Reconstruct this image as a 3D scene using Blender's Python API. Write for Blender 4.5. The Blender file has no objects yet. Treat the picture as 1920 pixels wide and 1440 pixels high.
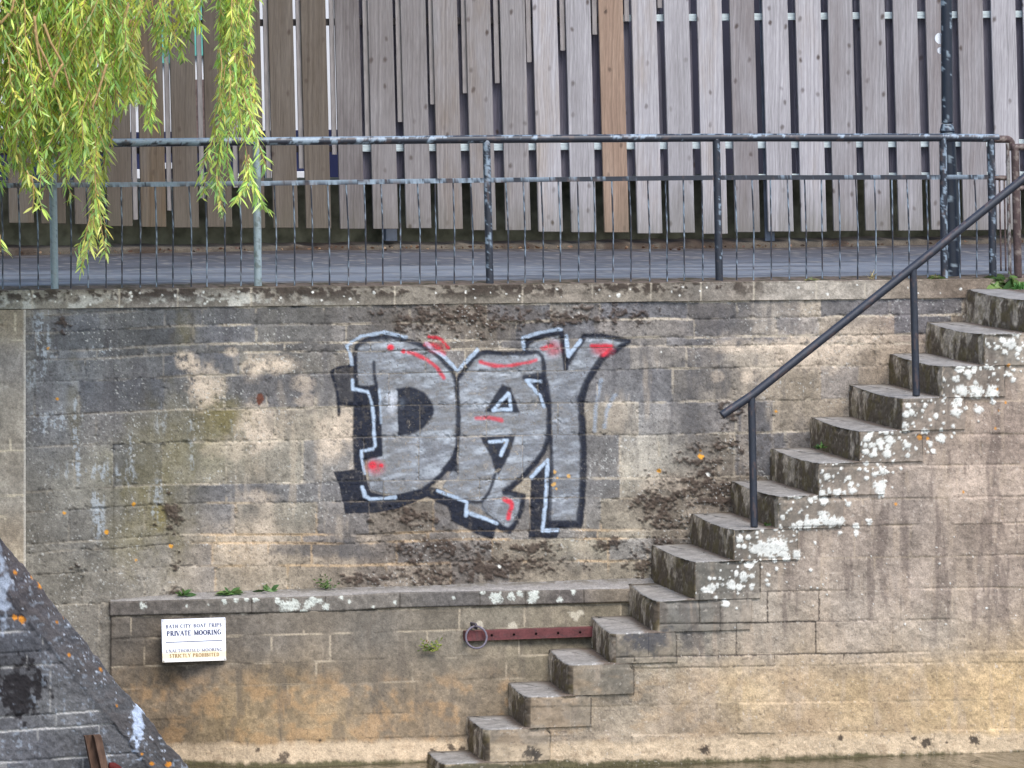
import bpy, bmesh, math, random
import numpy as np
from mathutils import Vector
random.seed(7)
rng = np.random.default_rng(11)
SC = bpy.context.scene
R = math.radians

# ------------------------------------------------------------------ camera
YAW, PITCH, DIST, FPX = R(15.6), R(4.6), 45.0, 13500.0      # FPX: focal length in photo pixels (1920 wide)
FWD = np.array([math.sin(YAW)*math.cos(PITCH), math.cos(YAW)*math.cos(PITCH), -math.sin(PITCH)])
RGT = np.array([math.cos(YAW), -math.sin(YAW), 0.0])
UPV = np.cross(RGT, FWD)
AIM = np.array([0.0, 0.0, 2.37])
CAM = AIM - DIST*FWD
cd = bpy.data.cameras.new('camera'); co = bpy.data.objects.new('camera', cd)
SC.collection.objects.link(co); SC.camera = co
cd.sensor_width = 36; cd.sensor_fit = 'HORIZONTAL'; cd.lens = 36*FPX/1920
cd.clip_start = 1; cd.clip_end = 3000
co.location = CAM
co.rotation_euler = Vector(FWD).to_track_quat('-Z', 'Y').to_euler()

# ------------------------------------------------------------------ light
W = bpy.data.worlds.new('World'); SC.world = W; W.use_nodes = True
nt = W.node_tree; nt.nodes.clear()
sky = nt.nodes.new('ShaderNodeTexSky'); sky.sky_type = 'NISHITA'; sky.sun_disc = False
SUN_EL, SUN_AZ = 55.0, 168.0                                # azimuth clockwise from +Y
sky.sun_elevation = R(SUN_EL); sky.sun_rotation = R(SUN_AZ)
sky.air_density = 1.0; sky.dust_density = 1.8; sky.ozone_density = 1.0
bg = nt.nodes.new('ShaderNodeBackground'); bg.inputs['Strength'].default_value = 0.15
wo = nt.nodes.new('ShaderNodeOutputWorld')
nt.links.new(sky.outputs[0], bg.inputs[0]); nt.links.new(bg.outputs[0], wo.inputs[0])
sl = bpy.data.lights.new('sun', 'SUN'); sl.energy = 1.3; sl.angle = R(30); sl.color = (1.0, 0.965, 0.92)
so = bpy.data.objects.new('sun', sl); SC.collection.objects.link(so)
sd = Vector((math.sin(R(SUN_AZ))*math.cos(R(SUN_EL)), math.cos(R(SUN_AZ))*math.cos(R(SUN_EL)), math.sin(R(SUN_EL))))
so.rotation_euler = sd.to_track_quat('Z', 'Y').to_euler(); so.location = (8, -12, 20)
SC.view_settings.view_transform = 'Standard'; SC.view_settings.look = 'None'
SC.view_settings.exposure = 1.06; SC.view_settings.gamma = 1.0
SC.view_settings.use_curve_mapping = False

# ------------------------------------------------------------------ measuring helpers
def ray(u, v):
    u = np.asarray(u, float); v = np.asarray(v, float)
    a = (u-960)/FPX; b = (720-v)/FPX
    return FWD + a[..., None]*RGT + b[..., None]*UPV
def PY(u, v, Y):                       # point at depth plane y = Y
    d = ray(u, v); Y = np.asarray(Y, float)
    t = (Y-CAM[1])/d[..., 1]
    return CAM + t[..., None]*d
def PZ(u, v, z):
    d = ray(u, v); t = (np.asarray(z, float)-CAM[2])/d[..., 2]
    return CAM + t[..., None]*d
def proj(p):
    q = np.asarray(p, float)-CAM
    z = q@FWD
    return 960+FPX*(q@RGT)/z, 720-FPX*(q@UPV)/z
MPX = DIST/FPX                          # metres per photo pixel

def s2l(c):
    c = np.asarray(c, float)/255.0
    return np.where(c <= 0.04045, c/12.92, ((c+0.055)/1.055)**2.4)
def L(r, g, b, k=1.0): return s2l((r, g, b))*k
def sst(a, b, x):
    t = np.clip((x-a)/(b-a+1e-12), 0, 1); return t*t*(3-2*t)

def _hash(ix, iy, seed):
    h = (ix.astype(np.uint32)*np.uint32(374761393)+iy.astype(np.uint32)*np.uint32(668265263)+np.uint32((seed*2246822519+12345) & 0xffffffff))
    h = (h ^ (h >> np.uint32(13)))*np.uint32(1274126177)
    h = (h ^ (h >> np.uint32(15)))*np.uint32(2246822519)
    h = h ^ (h >> np.uint32(16))
    return h.astype(np.float32)*np.float32(1/4294967295.0)
def vn(x, y, seed=0):
    x = np.asarray(x, np.float32); y = np.asarray(y, np.float32)
    fx = np.floor(x); fy = np.floor(y)
    ix = fx.astype(np.int64); iy = fy.astype(np.int64)
    tx = x-fx; ty = y-fy
    tx = tx*tx*(3-2*tx); ty = ty*ty*(3-2*ty)
    a = _hash(ix, iy, seed); b = _hash(ix+1, iy, seed); c = _hash(ix, iy+1, seed); d = _hash(ix+1, iy+1, seed)
    return a+(b-a)*tx+(c-a)*ty+(a-b-c+d)*tx*ty
def fbm(x, y, seed=0, o=4, g=0.55):
    s = 0; a = 1; t = 0
    x = np.asarray(x, np.float32); y = np.asarray(y, np.float32)
    for k in range(o):
        s = s+a*vn(x, y, seed+17*k); t += a; a *= g
        x = x*2.03+5.3; y = y*2.03+1.7
    return s/t                           # mean about 0.5

# ------------------------------------------------------------------ object helpers
COL = SC.collection
def tag(o, label=None, cat=None, group=None, kind=None):
    if label: o['label'] = label
    if cat: o['category'] = cat
    if group: o['group'] = group
    if kind: o['kind'] = kind
    return o
def thing(name, loc, label, cat, group=None):
    o = bpy.data.objects.new(name, None); COL.objects.link(o)
    o.location = [float(c) for c in loc]; o.empty_display_size = 0.2
    return tag(o, label, cat, group)
def worldloc(o):
    l = np.zeros(3)
    while o: l = l+np.array(o.location); o = o.parent
    return l
def link(name, verts, faces, mat, parent=None, cols=None, smooth=True, loc=None, extra=None):
    """verts in world space; stored relative to the parent or to loc"""
    V = np.asarray(verts, float).reshape(-1, 3)
    base = worldloc(parent) if parent else np.zeros(3)
    own = np.array(loc if loc is not None else (base if parent else (0, 0, 0)), float)
    Vl = V-own
    me = bpy.data.meshes.new(name)
    if isinstance(faces, np.ndarray):
        F = faces; n = F.shape[1]
        me.vertices.add(len(Vl)); me.vertices.foreach_set('co', Vl.astype(np.float32).ravel())
        me.loops.add(F.size); me.loops.foreach_set('vertex_index', F.astype(np.int32).ravel())
        me.polygons.add(len(F)); me.polygons.foreach_set('loop_start', np.arange(0, F.size, n, dtype=np.int32))
        try: me.polygons.foreach_set('loop_total', np.full(len(F), n, dtype=np.int32))
        except Exception: pass
        me.update(calc_edges=True)
    else:
        me.from_pydata([tuple(v) for v in Vl], [], faces); me.update()
    if smooth: me.polygons.foreach_set('use_smooth', np.ones(len(me.polygons), bool))
    if cols is not None:
        c = np.asarray(cols, np.float32).reshape(-1, cols.shape[-1])
        if c.shape[1] == 3: c = np.concatenate([c, np.ones((len(c), 1), np.float32)], 1)
        at = me.color_attributes.new('Col', 'FLOAT_COLOR', 'POINT')
        at.data.foreach_set('color', c.astype(np.float32).ravel())
    me.materials.append(mat)
    o = bpy.data.objects.new(name, me); COL.objects.link(o)
    if parent: o.parent = parent
    o.location = [float(c) for c in (own-base)]
    return o
def gridfaces(h, w, mask=None, flip=False):
    i = np.arange(h*w).reshape(h, w)
    f = np.stack([i[:-1, :-1], i[1:, :-1], i[1:, 1:], i[:-1, 1:]], -1)
    if flip: f = f[..., ::-1]
    if mask is not None: f = f[mask]
    return f.reshape(-1, 4)
def compact(V, F, C=None):
    used = np.unique(F); m = np.zeros(len(V), int); m[used] = np.arange(len(used))
    return V[used], m[F], (C[used] if C is not None else None)

class MB:                                # collects simple shapes into one mesh
    def __init__(s): s.v = []; s.f = []; s.c = []
    def add(s, v, f, col=None):
        n = len(s.v); s.v += [tuple(map(float, q)) for q in v]; s.f += [tuple(n+i for i in q) for q in f]
        s.c += [tuple(col) if col is not None else (1, 1, 1)]*len(v)
    def box(s, lo, hi, col=None, bev=0.0):
        (x0, y0, z0), (x1, y1, z1) = lo, hi
        v = [(x0,y0,z0),(x1,y0,z0),(x1,y1,z0),(x0,y1,z0),(x0,y0,z1),(x1,y0,z1),(x1,y1,z1),(x0,y1,z1)]
        s.add(v, [(0,3,2,1),(4,5,6,7),(0,1,5,4),(1,2,6,5),(2,3,7,6),(3,0,4,7)], col)
    def hexa(s, b, t, col=None):         # bottom and top quads (same winding)
        s.add(list(b)+list(t), [(3,2,1,0),(4,5,6,7),(0,1,5,4),(1,2,6,5),(2,3,7,6),(3,0,4,7)], col)
    def build(s, name, mat, parent=None, loc=None, smooth=False, usecol=False, bevel=0.0):
        o = link(name, s.v, s.f, mat, parent, np.array(s.c) if usecol else None, smooth, loc)
        if bevel:
            m = o.modifiers.new('bevel', 'BEVEL'); m.width = bevel; m.segments = 2; m.limit_method = 'ANGLE'
        return o

def resample(pts, step):
    pts = np.asarray(pts, float); d = np.r_[0, np.cumsum(np.linalg.norm(np.diff(pts, axis=0), axis=1))]
    n = max(2, int(math.ceil(d[-1]/step))+1); t = np.linspace(0, d[-1], n)
    return np.stack([np.interp(t, d, pts[:, k]) for k in range(3)], 1), t
def tube(pts, r, seg=12, step=0.02, cap=True):
    p, t = resample(pts, step); n = len(p)
    tan = np.gradient(p, axis=0); tan /= np.linalg.norm(tan, axis=1)[:, None]
    ref = np.array([0, 1.0, 0]) if abs(tan[0][1]) < 0.8 else np.array([0, 0, 1.0])
    a = np.cross(tan, ref); a /= np.linalg.norm(a, axis=1)[:, None]; b = np.cross(a, tan)
    th = np.arange(seg)*2*math.pi/seg
    rr = np.interp(t, np.linspace(0, t[-1], len(np.atleast_1d(r))), np.atleast_1d(r))
    nrm = np.cos(th)[None, :, None]*a[:, None]+np.sin(th)[None, :, None]*b[:, None]
    V = p[:, None]+nrm*rr[:, None, None]
    i = np.arange(n*seg).reshape(n, seg); j = np.roll(i, -1, 1)
    F = np.stack([i[:-1], j[:-1], j[1:], i[1:]], -1).reshape(-1, 4)
    faces = [tuple(q) for q in F.tolist()]
    if cap: faces += [tuple(i[0][::-1].tolist()), tuple(i[-1].tolist())]
    return V.reshape(-1, 3), faces, nrm.reshape(-1, 3), np.repeat(t, seg), np.tile(th, n)

# ------------------------------------------------------------------ materials
def mat_base(name):
    m = bpy.data.materials.new(name); m.use_nodes = True
    n = m.node_tree.nodes; l = m.node_tree.links
    return m, n, l, n['Principled BSDF']
def mat_col(name, rough=0.9, spec=0.3, grain=0.25, gscale=120.0, bump=0.3, bdist=0.003, bscale=90.0, metal=0.0):
    m, n, l, p = mat_base(name)
    at = n.new('ShaderNodeAttribute'); at.attribute_name = 'Col'
    tc = n.new('ShaderNodeTexCoord')
    nz = n.new('ShaderNodeTexNoise'); nz.inputs['Scale'].default_value = gscale; nz.inputs['Detail'].default_value = 3; nz.inputs['Roughness'].default_value = 0.7
    l.new(tc.outputs['Object'], nz.inputs['Vector'])
    mr = n.new('ShaderNodeMapRange'); mr.inputs[1].default_value = 0.25; mr.inputs[2].default_value = 0.75
    mr.inputs[3].default_value = 1-grain; mr.inputs[4].default_value = 1+grain
    l.new(nz.outputs[0], mr.inputs[0])
    mx = n.new('ShaderNodeVectorMath'); mx.operation = 'SCALE'
    l.new(at.outputs['Color'], mx.inputs[0]); l.new(mr.outputs[0], mx.inputs['Scale'])
    l.new(mx.outputs[0], p.inputs['Base Color'])
    p.inputs['Roughness'].default_value = rough; p.inputs['Specular IOR Level'].default_value = spec
    p.inputs['Metallic'].default_value = metal
    if bump:
        n2 = n.new('ShaderNodeTexNoise'); n2.inputs['Scale'].default_value = bscale; n2.inputs['Detail'].default_value = 5
        l.new(tc.outputs['Object'], n2.inputs['Vector'])
        bp = n.new('ShaderNodeBump'); bp.inputs['Strength'].default_value = bump; bp.inputs['Distance'].default_value = bdist
        l.new(n2.outputs[0], bp.inputs['Height']); l.new(bp.outputs[0], p.inputs['Normal'])
    return m
def mat_plain(name, col, rough=0.7, spec=0.3, grain=0.2, scale=30.0, stretch=(1, 1, 1), metal=0.0, bump=0.2):
    m, n, l, p = mat_base(name)
    tc = n.new('ShaderNodeTexCoord'); mp = n.new('ShaderNodeMapping'); mp.inputs['Scale'].default_value = stretch
    nz = n.new('ShaderNodeTexNoise'); nz.inputs['Scale'].default_value = scale; nz.inputs['Detail'].default_value = 4
    l.new(tc.outputs['Object'], mp.inputs[0]); l.new(mp.outputs[0], nz.inputs['Vector'])
    cr = n.new('ShaderNodeValToRGB'); c = np.asarray(col)
    cr.color_ramp.elements[0].position = 0.3; cr.color_ramp.elements[1].position = 0.7
    cr.color_ramp.elements[0].color = (*(c*(1-grain)), 1); cr.color_ramp.elements[1].color = (*(c*(1+grain)), 1)
    l.new(nz.outputs[0], cr.inputs[0]); l.new(cr.outputs[0], p.inputs['Base Color'])
    p.inputs['Roughness'].default_value = rough; p.inputs['Specular IOR Level'].default_value = spec; p.inputs['Metallic'].default_value = metal
    if bump:
        bp = n.new('ShaderNodeBump'); bp.inputs['Strength'].default_value = bump; bp.inputs['Distance'].default_value = 0.002
        l.new(nz.outputs[0], bp.inputs['Height']); l.new(bp.outputs[0], p.inputs['Normal'])
    return m
M_STONE = mat_col('weathered_stone', grain=0.36, gscale=120, bump=0.55, bdist=0.004, bscale=70)
M_TREAD = mat_col('worn_step_stone', grain=0.18, gscale=140, bump=0.3, bdist=0.002, bscale=120)
M_METAL = mat_col('chipped_paint_metal', rough=0.42, spec=0.5, grain=0.10, gscale=160, bump=0.15, bdist=0.001, bscale=200)
M_ASPH = mat_col('asphalt', rough=0.85, spec=0.3, grain=0.22, gscale=170, bump=0.5, bdist=0.003, bscale=200)
M_RUST = mat_col('rusty_steel', rough=0.75, spec=0.3, grain=0.3, gscale=70, bump=0.3, bdist=0.002, bscale=120)

def mat_spray():
    m, n, l, p = mat_base('spray_paint')
    at = n.new('ShaderNodeAttribute'); at.attribute_name = 'Col'
    tc = n.new('ShaderNodeTexCoord')
    nz = n.new('ShaderNodeTexNoise'); nz.inputs['Scale'].default_value = 95; nz.inputs['Detail'].default_value = 4; nz.inputs['Roughness'].default_value = 0.7
    l.new(tc.outputs['Object'], nz.inputs['Vector'])
    mr = n.new('ShaderNodeMapRange'); mr.inputs[1].default_value = 0.25; mr.inputs[2].default_value = 0.75; mr.inputs[3].default_value = 0.84; mr.inputs[4].default_value = 1.16
    l.new(nz.outputs[0], mr.inputs[0])
    mx = n.new('ShaderNodeVectorMath'); mx.operation = 'SCALE'
    l.new(at.outputs['Color'], mx.inputs[0]); l.new(mr.outputs[0], mx.inputs['Scale']); l.new(mx.outputs[0], p.inputs['Base Color'])
    p.inputs['Roughness'].default_value = 0.75; p.inputs['Specular IOR Level'].default_value = 0.25
    bp = n.new('ShaderNodeBump'); bp.inputs['Strength'].default_value = 0.35; bp.inputs['Distance'].default_value = 0.003
    l.new(nz.outputs[0], bp.inputs['Height']); l.new(bp.outputs[0], p.inputs['Normal'])
    l.new(at.outputs['Alpha'], p.inputs['Alpha'])
    return m
M_SPRAY = mat_spray()

def mat_wood(name, cols, random_hue=True):
    m, n, l, p = mat_base(name)
    tc = n.new('ShaderNodeTexCoord'); oi = n.new('ShaderNodeObjectInfo')
    off = n.new('ShaderNodeVectorMath'); off.operation = 'MULTIPLY_ADD'
    cb = n.new('ShaderNodeCombineXYZ')
    for k in range(3): l.new(oi.outputs['Random'], cb.inputs[k])
    l.new(cb.outputs[0], off.inputs[0]); off.inputs[1].default_value = (37.0, 13.0, 91.0); l.new(tc.outputs['Object'], off.inputs[2])
    def noise(scale, sc, det=4, rough=0.6, dist=0.0):
        mp = n.new('ShaderNodeMapping'); mp.inputs['Scale'].default_value = sc
        nz = n.new('ShaderNodeTexNoise'); nz.inputs['Scale'].default_value = scale; nz.inputs['Detail'].default_value = det
        nz.inputs['Roughness'].default_value = rough; nz.inputs['Distortion'].default_value = dist
        l.new(off.outputs[0], mp.inputs[0]); l.new(mp.outputs[0], nz.inputs['Vector']); return nz.outputs[0]
    # cupped growth-ring grain: bands across the width, warped along the length
    warp = noise(1.0, (3.0, 3.0, 1.2), 3)
    sx = n.new('ShaderNodeSeparateXYZ'); l.new(off.outputs[0], sx.inputs[0])
    wv = n.new('ShaderNodeMath'); wv.operation = 'MULTIPLY_ADD'; l.new(warp, wv.inputs[0]); wv.inputs[1].default_value = 0.07; l.new(sx.outputs[0], wv.inputs[2])
    cb2 = n.new('ShaderNodeCombineXYZ'); l.new(wv.outputs[0], cb2.inputs[0])
    rg = n.new('ShaderNodeTexNoise'); rg.inputs['Scale'].default_value = 60; rg.inputs['Detail'].default_value = 2; l.new(cb2.outputs[0], rg.inputs['Vector'])
    fine = noise(1.0, (260, 260, 9), 3, 0.7)
    broad = noise(1.0, (9, 9, 1.6), 4, 0.6)
    # knots
    mp = n.new('ShaderNodeMapping'); mp.inputs['Scale'].default_value = (9, 1, 6)
    wk = noise(14.0, (1, 1, 1), 2); wv3 = n.new('ShaderNodeVectorMath'); wv3.operation = 'MULTIPLY_ADD'; l.new(wk, wv3.inputs[0]); wv3.inputs[1].default_value = (.03, 0, .03); l.new(off.outputs[0], wv3.inputs[2])
    l.new(wv3.outputs[0], mp.inputs[0])
    vo = n.new('ShaderNodeTexVoronoi'); vo.voronoi_dimensions = '2D'; vo.inputs['Scale'].default_value = 1.0; vo.inputs['Randomness'].default_value = 1.0
    sepk = n.new('ShaderNodeSeparateXYZ'); l.new(mp.outputs[0], sepk.inputs[0]); cbk = n.new('ShaderNodeCombineXYZ')
    l.new(sepk.outputs[0], cbk.inputs[0]); l.new(sepk.outputs[2], cbk.inputs[1]); l.new(cbk.outputs[0], vo.inputs['Vector'])
    kn = n.new('ShaderNodeMapRange'); kn.inputs[1].default_value = 0.05; kn.inputs[2].default_value = 0.15; kn.inputs[3].default_value = 1.0; kn.inputs[4].default_value = 0.0
    l.new(vo.outputs['Distance'], kn.inputs[0])
    kc = n.new('ShaderNodeSeparateColor'); l.new(vo.outputs['Color'], kc.inputs[0])
    kg = n.new('ShaderNodeMath'); kg.operation = 'GREATER_THAN'; kg.inputs[1].default_value = 0.66; l.new(kc.outputs[0], kg.inputs[0])
    km = n.new('ShaderNodeMath'); km.operation = 'MULTIPLY'; l.new(kn.outputs[0], km.inputs[0]); l.new(kg.outputs[0], km.inputs[1])
    km2 = n.new('ShaderNodeMath'); km2.operation = 'MULTIPLY'; l.new(km.outputs[0], km2.inputs[0]); ks = n.new('ShaderNodeMath'); ks.operation = 'MULTIPLY_ADD'; l.new(kc.outputs[1], ks.inputs[0]); ks.inputs[1].default_value = .7; ks.inputs[2].default_value = .2; l.new(ks.outputs[0], km2.inputs[1])
    hue = n.new('ShaderNodeValToRGB'); els = hue.color_ramp.elements
    while len(els) < len(cols): els.new(0.5)
    for k, c in enumerate(cols): els[k].position = k/(len(cols)-1); els[k].color = (*c, 1)
    mixh = n.new('ShaderNodeMath'); mixh.operation = 'MULTIPLY_ADD'; l.new(broad, mixh.inputs[0]); mixh.inputs[1].default_value = 0.9
    ad = n.new('ShaderNodeMath'); ad.operation = 'MULTIPLY_ADD'; l.new(oi.outputs['Random'], ad.inputs[0]); ad.inputs[1].default_value = 0.75; ad.inputs[2].default_value = -0.33
    l.new(ad.outputs[0], mixh.inputs[2]); l.new(mixh.outputs[0], hue.inputs[0])
    g1 = n.new('ShaderNodeMapRange'); g1.inputs[1].default_value = 0.3; g1.inputs[2].default_value = 0.7; g1.inputs[3].default_value = 0.74; g1.inputs[4].default_value = 1.16; l.new(rg.outputs[0], g1.inputs[0])
    g2 = n.new('ShaderNodeMapRange'); g2.inputs[1].default_value = 0.25; g2.inputs[2].default_value = 0.75; g2.inputs[3].default_value = 0.72; g2.inputs[4].default_value = 1.26; l.new(fine, g2.inputs[0])
    gm = n.new('ShaderNodeMath'); gm.operation = 'MULTIPLY'; l.new(g1.outputs[0], gm.inputs[0]); l.new(g2.outputs[0], gm.inputs[1])
    sc_ = n.new('ShaderNodeVectorMath'); sc_.operation = 'SCALE'; l.new(hue.outputs[0], sc_.inputs[0]); l.new(gm.outputs[0], sc_.inputs['Scale'])
    mk = n.new('ShaderNodeMix'); mk.data_type = 'RGBA'; l.new(km2.outputs[0], mk.inputs[0]); l.new(sc_.outputs[0], mk.inputs[6]); mk.inputs[7].default_value = (*L(70, 58, 52), 1)
    # green-brown damp foot, driven by the board's own height
    sz = n.new('ShaderNodeSeparateXYZ'); l.new(tc.outputs['Object'], sz.inputs[0])
    hz = n.new('ShaderNodeMath'); hz.operation = 'MULTIPLY_ADD'; l.new(broad, hz.inputs[0]); hz.inputs[1].default_value = 0.7; l.new(sz.outputs[2], hz.inputs[2])
    dm = n.new('ShaderNodeMapRange'); dm.inputs[1].default_value = .38; dm.inputs[2].default_value = .75; dm.inputs[3].default_value = .5; dm.inputs[4].default_value = 0.0; l.new(hz.outputs[0], dm.inputs[0])
    mk2 = n.new('ShaderNodeMix'); mk2.data_type = 'RGBA'; l.new(dm.outputs[0], mk2.inputs[0]); l.new(mk.outputs[2], mk2.inputs[6]); mk2.inputs[7].default_value = (*L(96, 92, 78), 1)
    l.new(mk2.outputs[2], p.inputs['Base Color'])
    p.inputs['Roughness'].default_value = 0.85; p.inputs['Specular IOR Level'].default_value = 0.2
    bp = n.new('ShaderNodeBump'); bp.inputs['Strength'].default_value = 0.4; bp.inputs['Distance'].default_value = 0.002
    l.new(gm.outputs[0], bp.inputs['Height']); l.new(bp.outputs[0], p.inputs['Normal'])
    return m
M_WOOD = mat_wood('grey_weathered_board', [L(130, 123, 122), L(150, 146, 147), L(169, 165, 167), L(152, 140, 130)])
M_WOODL = mat_wood('brown_shaded_board', [L(80, 70, 60), L(98, 88, 78), L(108, 99, 90), L(100, 84, 66)])  # browner left boards, with some tree shade put into their colour
M_WOODM = mat_wood('mid_grey_shaded_board', [L(103, 96, 94), L(124, 118, 116), L(140, 135, 134), L(124, 112, 102)])  # middle boards: darker copy of the grey wood, part of it painted tree shade
M_WOODO = mat_wood('orange_new_board', [L(130, 108, 94), L(150, 127, 110), L(160, 140, 125), L(146, 120, 100)])
M_WOODR = mat_wood('rear_grey_board', [L(102, 98, 110), L(116, 112, 124), L(128, 124, 134), L(110, 106, 114)])
M_BATT = mat_plain('pale_batten_wood', L(140, 134, 132), 0.8, 0.2, 0.18, 12, (8, 8, 1))

# ------------------------------------------------------------------ painting weathered masonry
def idw(u, v, pts, p=3.0):
    num = np.zeros(u.shape+(3,), np.float32); den = np.zeros(u.shape, np.float32)
    for (a, b, r, g, bl) in pts:
        w = 1.0/(((u-a)**2+(v-b)**2+900.0)**(p/2)).astype(np.float32)
        num += w[..., None]*s2l((r, g, bl)).astype(np.float32); den += w
    return num/den[..., None]
def mixc(col, c, m): return col+(np.asarray(c, np.float32)-col)*np.asarray(m, np.float32)[..., None]
def blob(u, v, cx, cy, rx, ry, n, amp=0.9, soft=0.35):
    d = np.sqrt(((u-cx)/rx)**2+((v-cy)/ry)**2)+(n-0.5)*amp*2
    return 1-sst(1-soft, 1+soft*0.6, d)
def courses(u, vv, bounds, joints_w, seed, wob=None):
    """block id, distance to bed joints and to upright joints, in photo pixels"""
    r = np.random.default_rng(seed)
    b = np.asarray(bounds, float); k = np.searchsorted(b, vv)
    bb = np.r_[-1e4, b, 1e4]
    dh = np.minimum(vv-bb[k], bb[k+1]-vv)
    dv = np.full(u.shape, 99.0); bid = np.zeros(u.shape, int)
    for q in range(len(b)+1):
        lo, hi = joints_w; x = -150+r.uniform(0, hi); js = []
        while x < 2400: js.append(x); x += r.uniform(lo, hi)
        js = np.array(js); m = k == q
        if not m.any(): continue
        uu = u[m]+(wob[m] if wob is not None else 0)
        i = np.searchsorted(js, uu); i = np.clip(i, 1, len(js)-1)
        dv[m] = np.minimum(uu-js[i-1], js[i]-uu); bid[m] = q*1000+i
    return bid, dh, dv
def bhash(bid, seed): return _hash(bid, bid*0+seed, seed)
def circles(u, v, lst, n, amp=0.5):
    m = np.zeros(u.shape, np.float32)
    for (cx, cy, r) in lst:
        s = (abs(u-cx) < r*2) & (abs(v-cy) < r*2)
        if not s.any(): continue
        d = np.sqrt((u[s]-cx)**2+(v[s]-cy)**2)/r+(n[s]-0.5)*amp*2
        m[s] = np.maximum(m[s], 1-sst(0.68, 1.05, d))
    return m

UP = [(60,560,150,145,135),(150,640,98,100,102),(150,720,106,108,110),(100,790,118,118,118),(200,800,114,111,108),(150,900,122,119,110),(250,880,124,120,100),
(300,700,98,98,99),(300,620,94,95,96),(420,620,94,94,95),(550,620,102,100,97),(650,600,112,108,104),(430,760,116,110,88),(380,840,130,125,104),(500,760,138,130,118),
(560,860,134,128,116),(450,950,134,128,118),(560,960,136,131,119),(600,1020,140,126,110),(450,1030,166,148,124),(400,1085,150,139,124),(550,1085,150,138,120),(250,1000,124,119,104),
(150,1000,120,117,110),(100,1080,124,119,108),(280,1060,132,126,116),(220,1160,120,114,104),(700,1050,126,116,106),(800,1060,120,110,98),(950,1060,124,114,100),(1100,1050,140,132,116),(1200,1050,134,127,112),
(740,600,112,107,102),(900,600,122,113,102),(1000,580,130,124,115),(1150,590,126,120,115),(1230,660,132,126,119),(1200,760,164,160,152),(1250,850,162,156,144),(1150,900,170,162,146),
(1180,970,160,152,136),(1300,720,138,131,122),(1330,620,116,110,107),(1450,600,138,131,122),(1500,650,176,161,142),(1600,600,148,137,125),(1650,650,150,135,116),(1400,680,144,135,122),
(1500,720,150,138,120),(1400,800,134,124,110),(1330,820,120,112,101),(1320,940,124,114,102),(1250,950,130,122,108),(1550,560,156,146,130),(1700,600,140,126,116),(1780,560,136,124,110),(800,800,150,142,130),(950,900,150,140,124)]
def up_tilt(u): return -0.013*(u-700)+0.032*np.maximum(0, 360-u)
UPB = [576-3, 606, 641, 658, 700, 762, 822, 903, 940, 1000, 1016, 1058, 1120]
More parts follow.
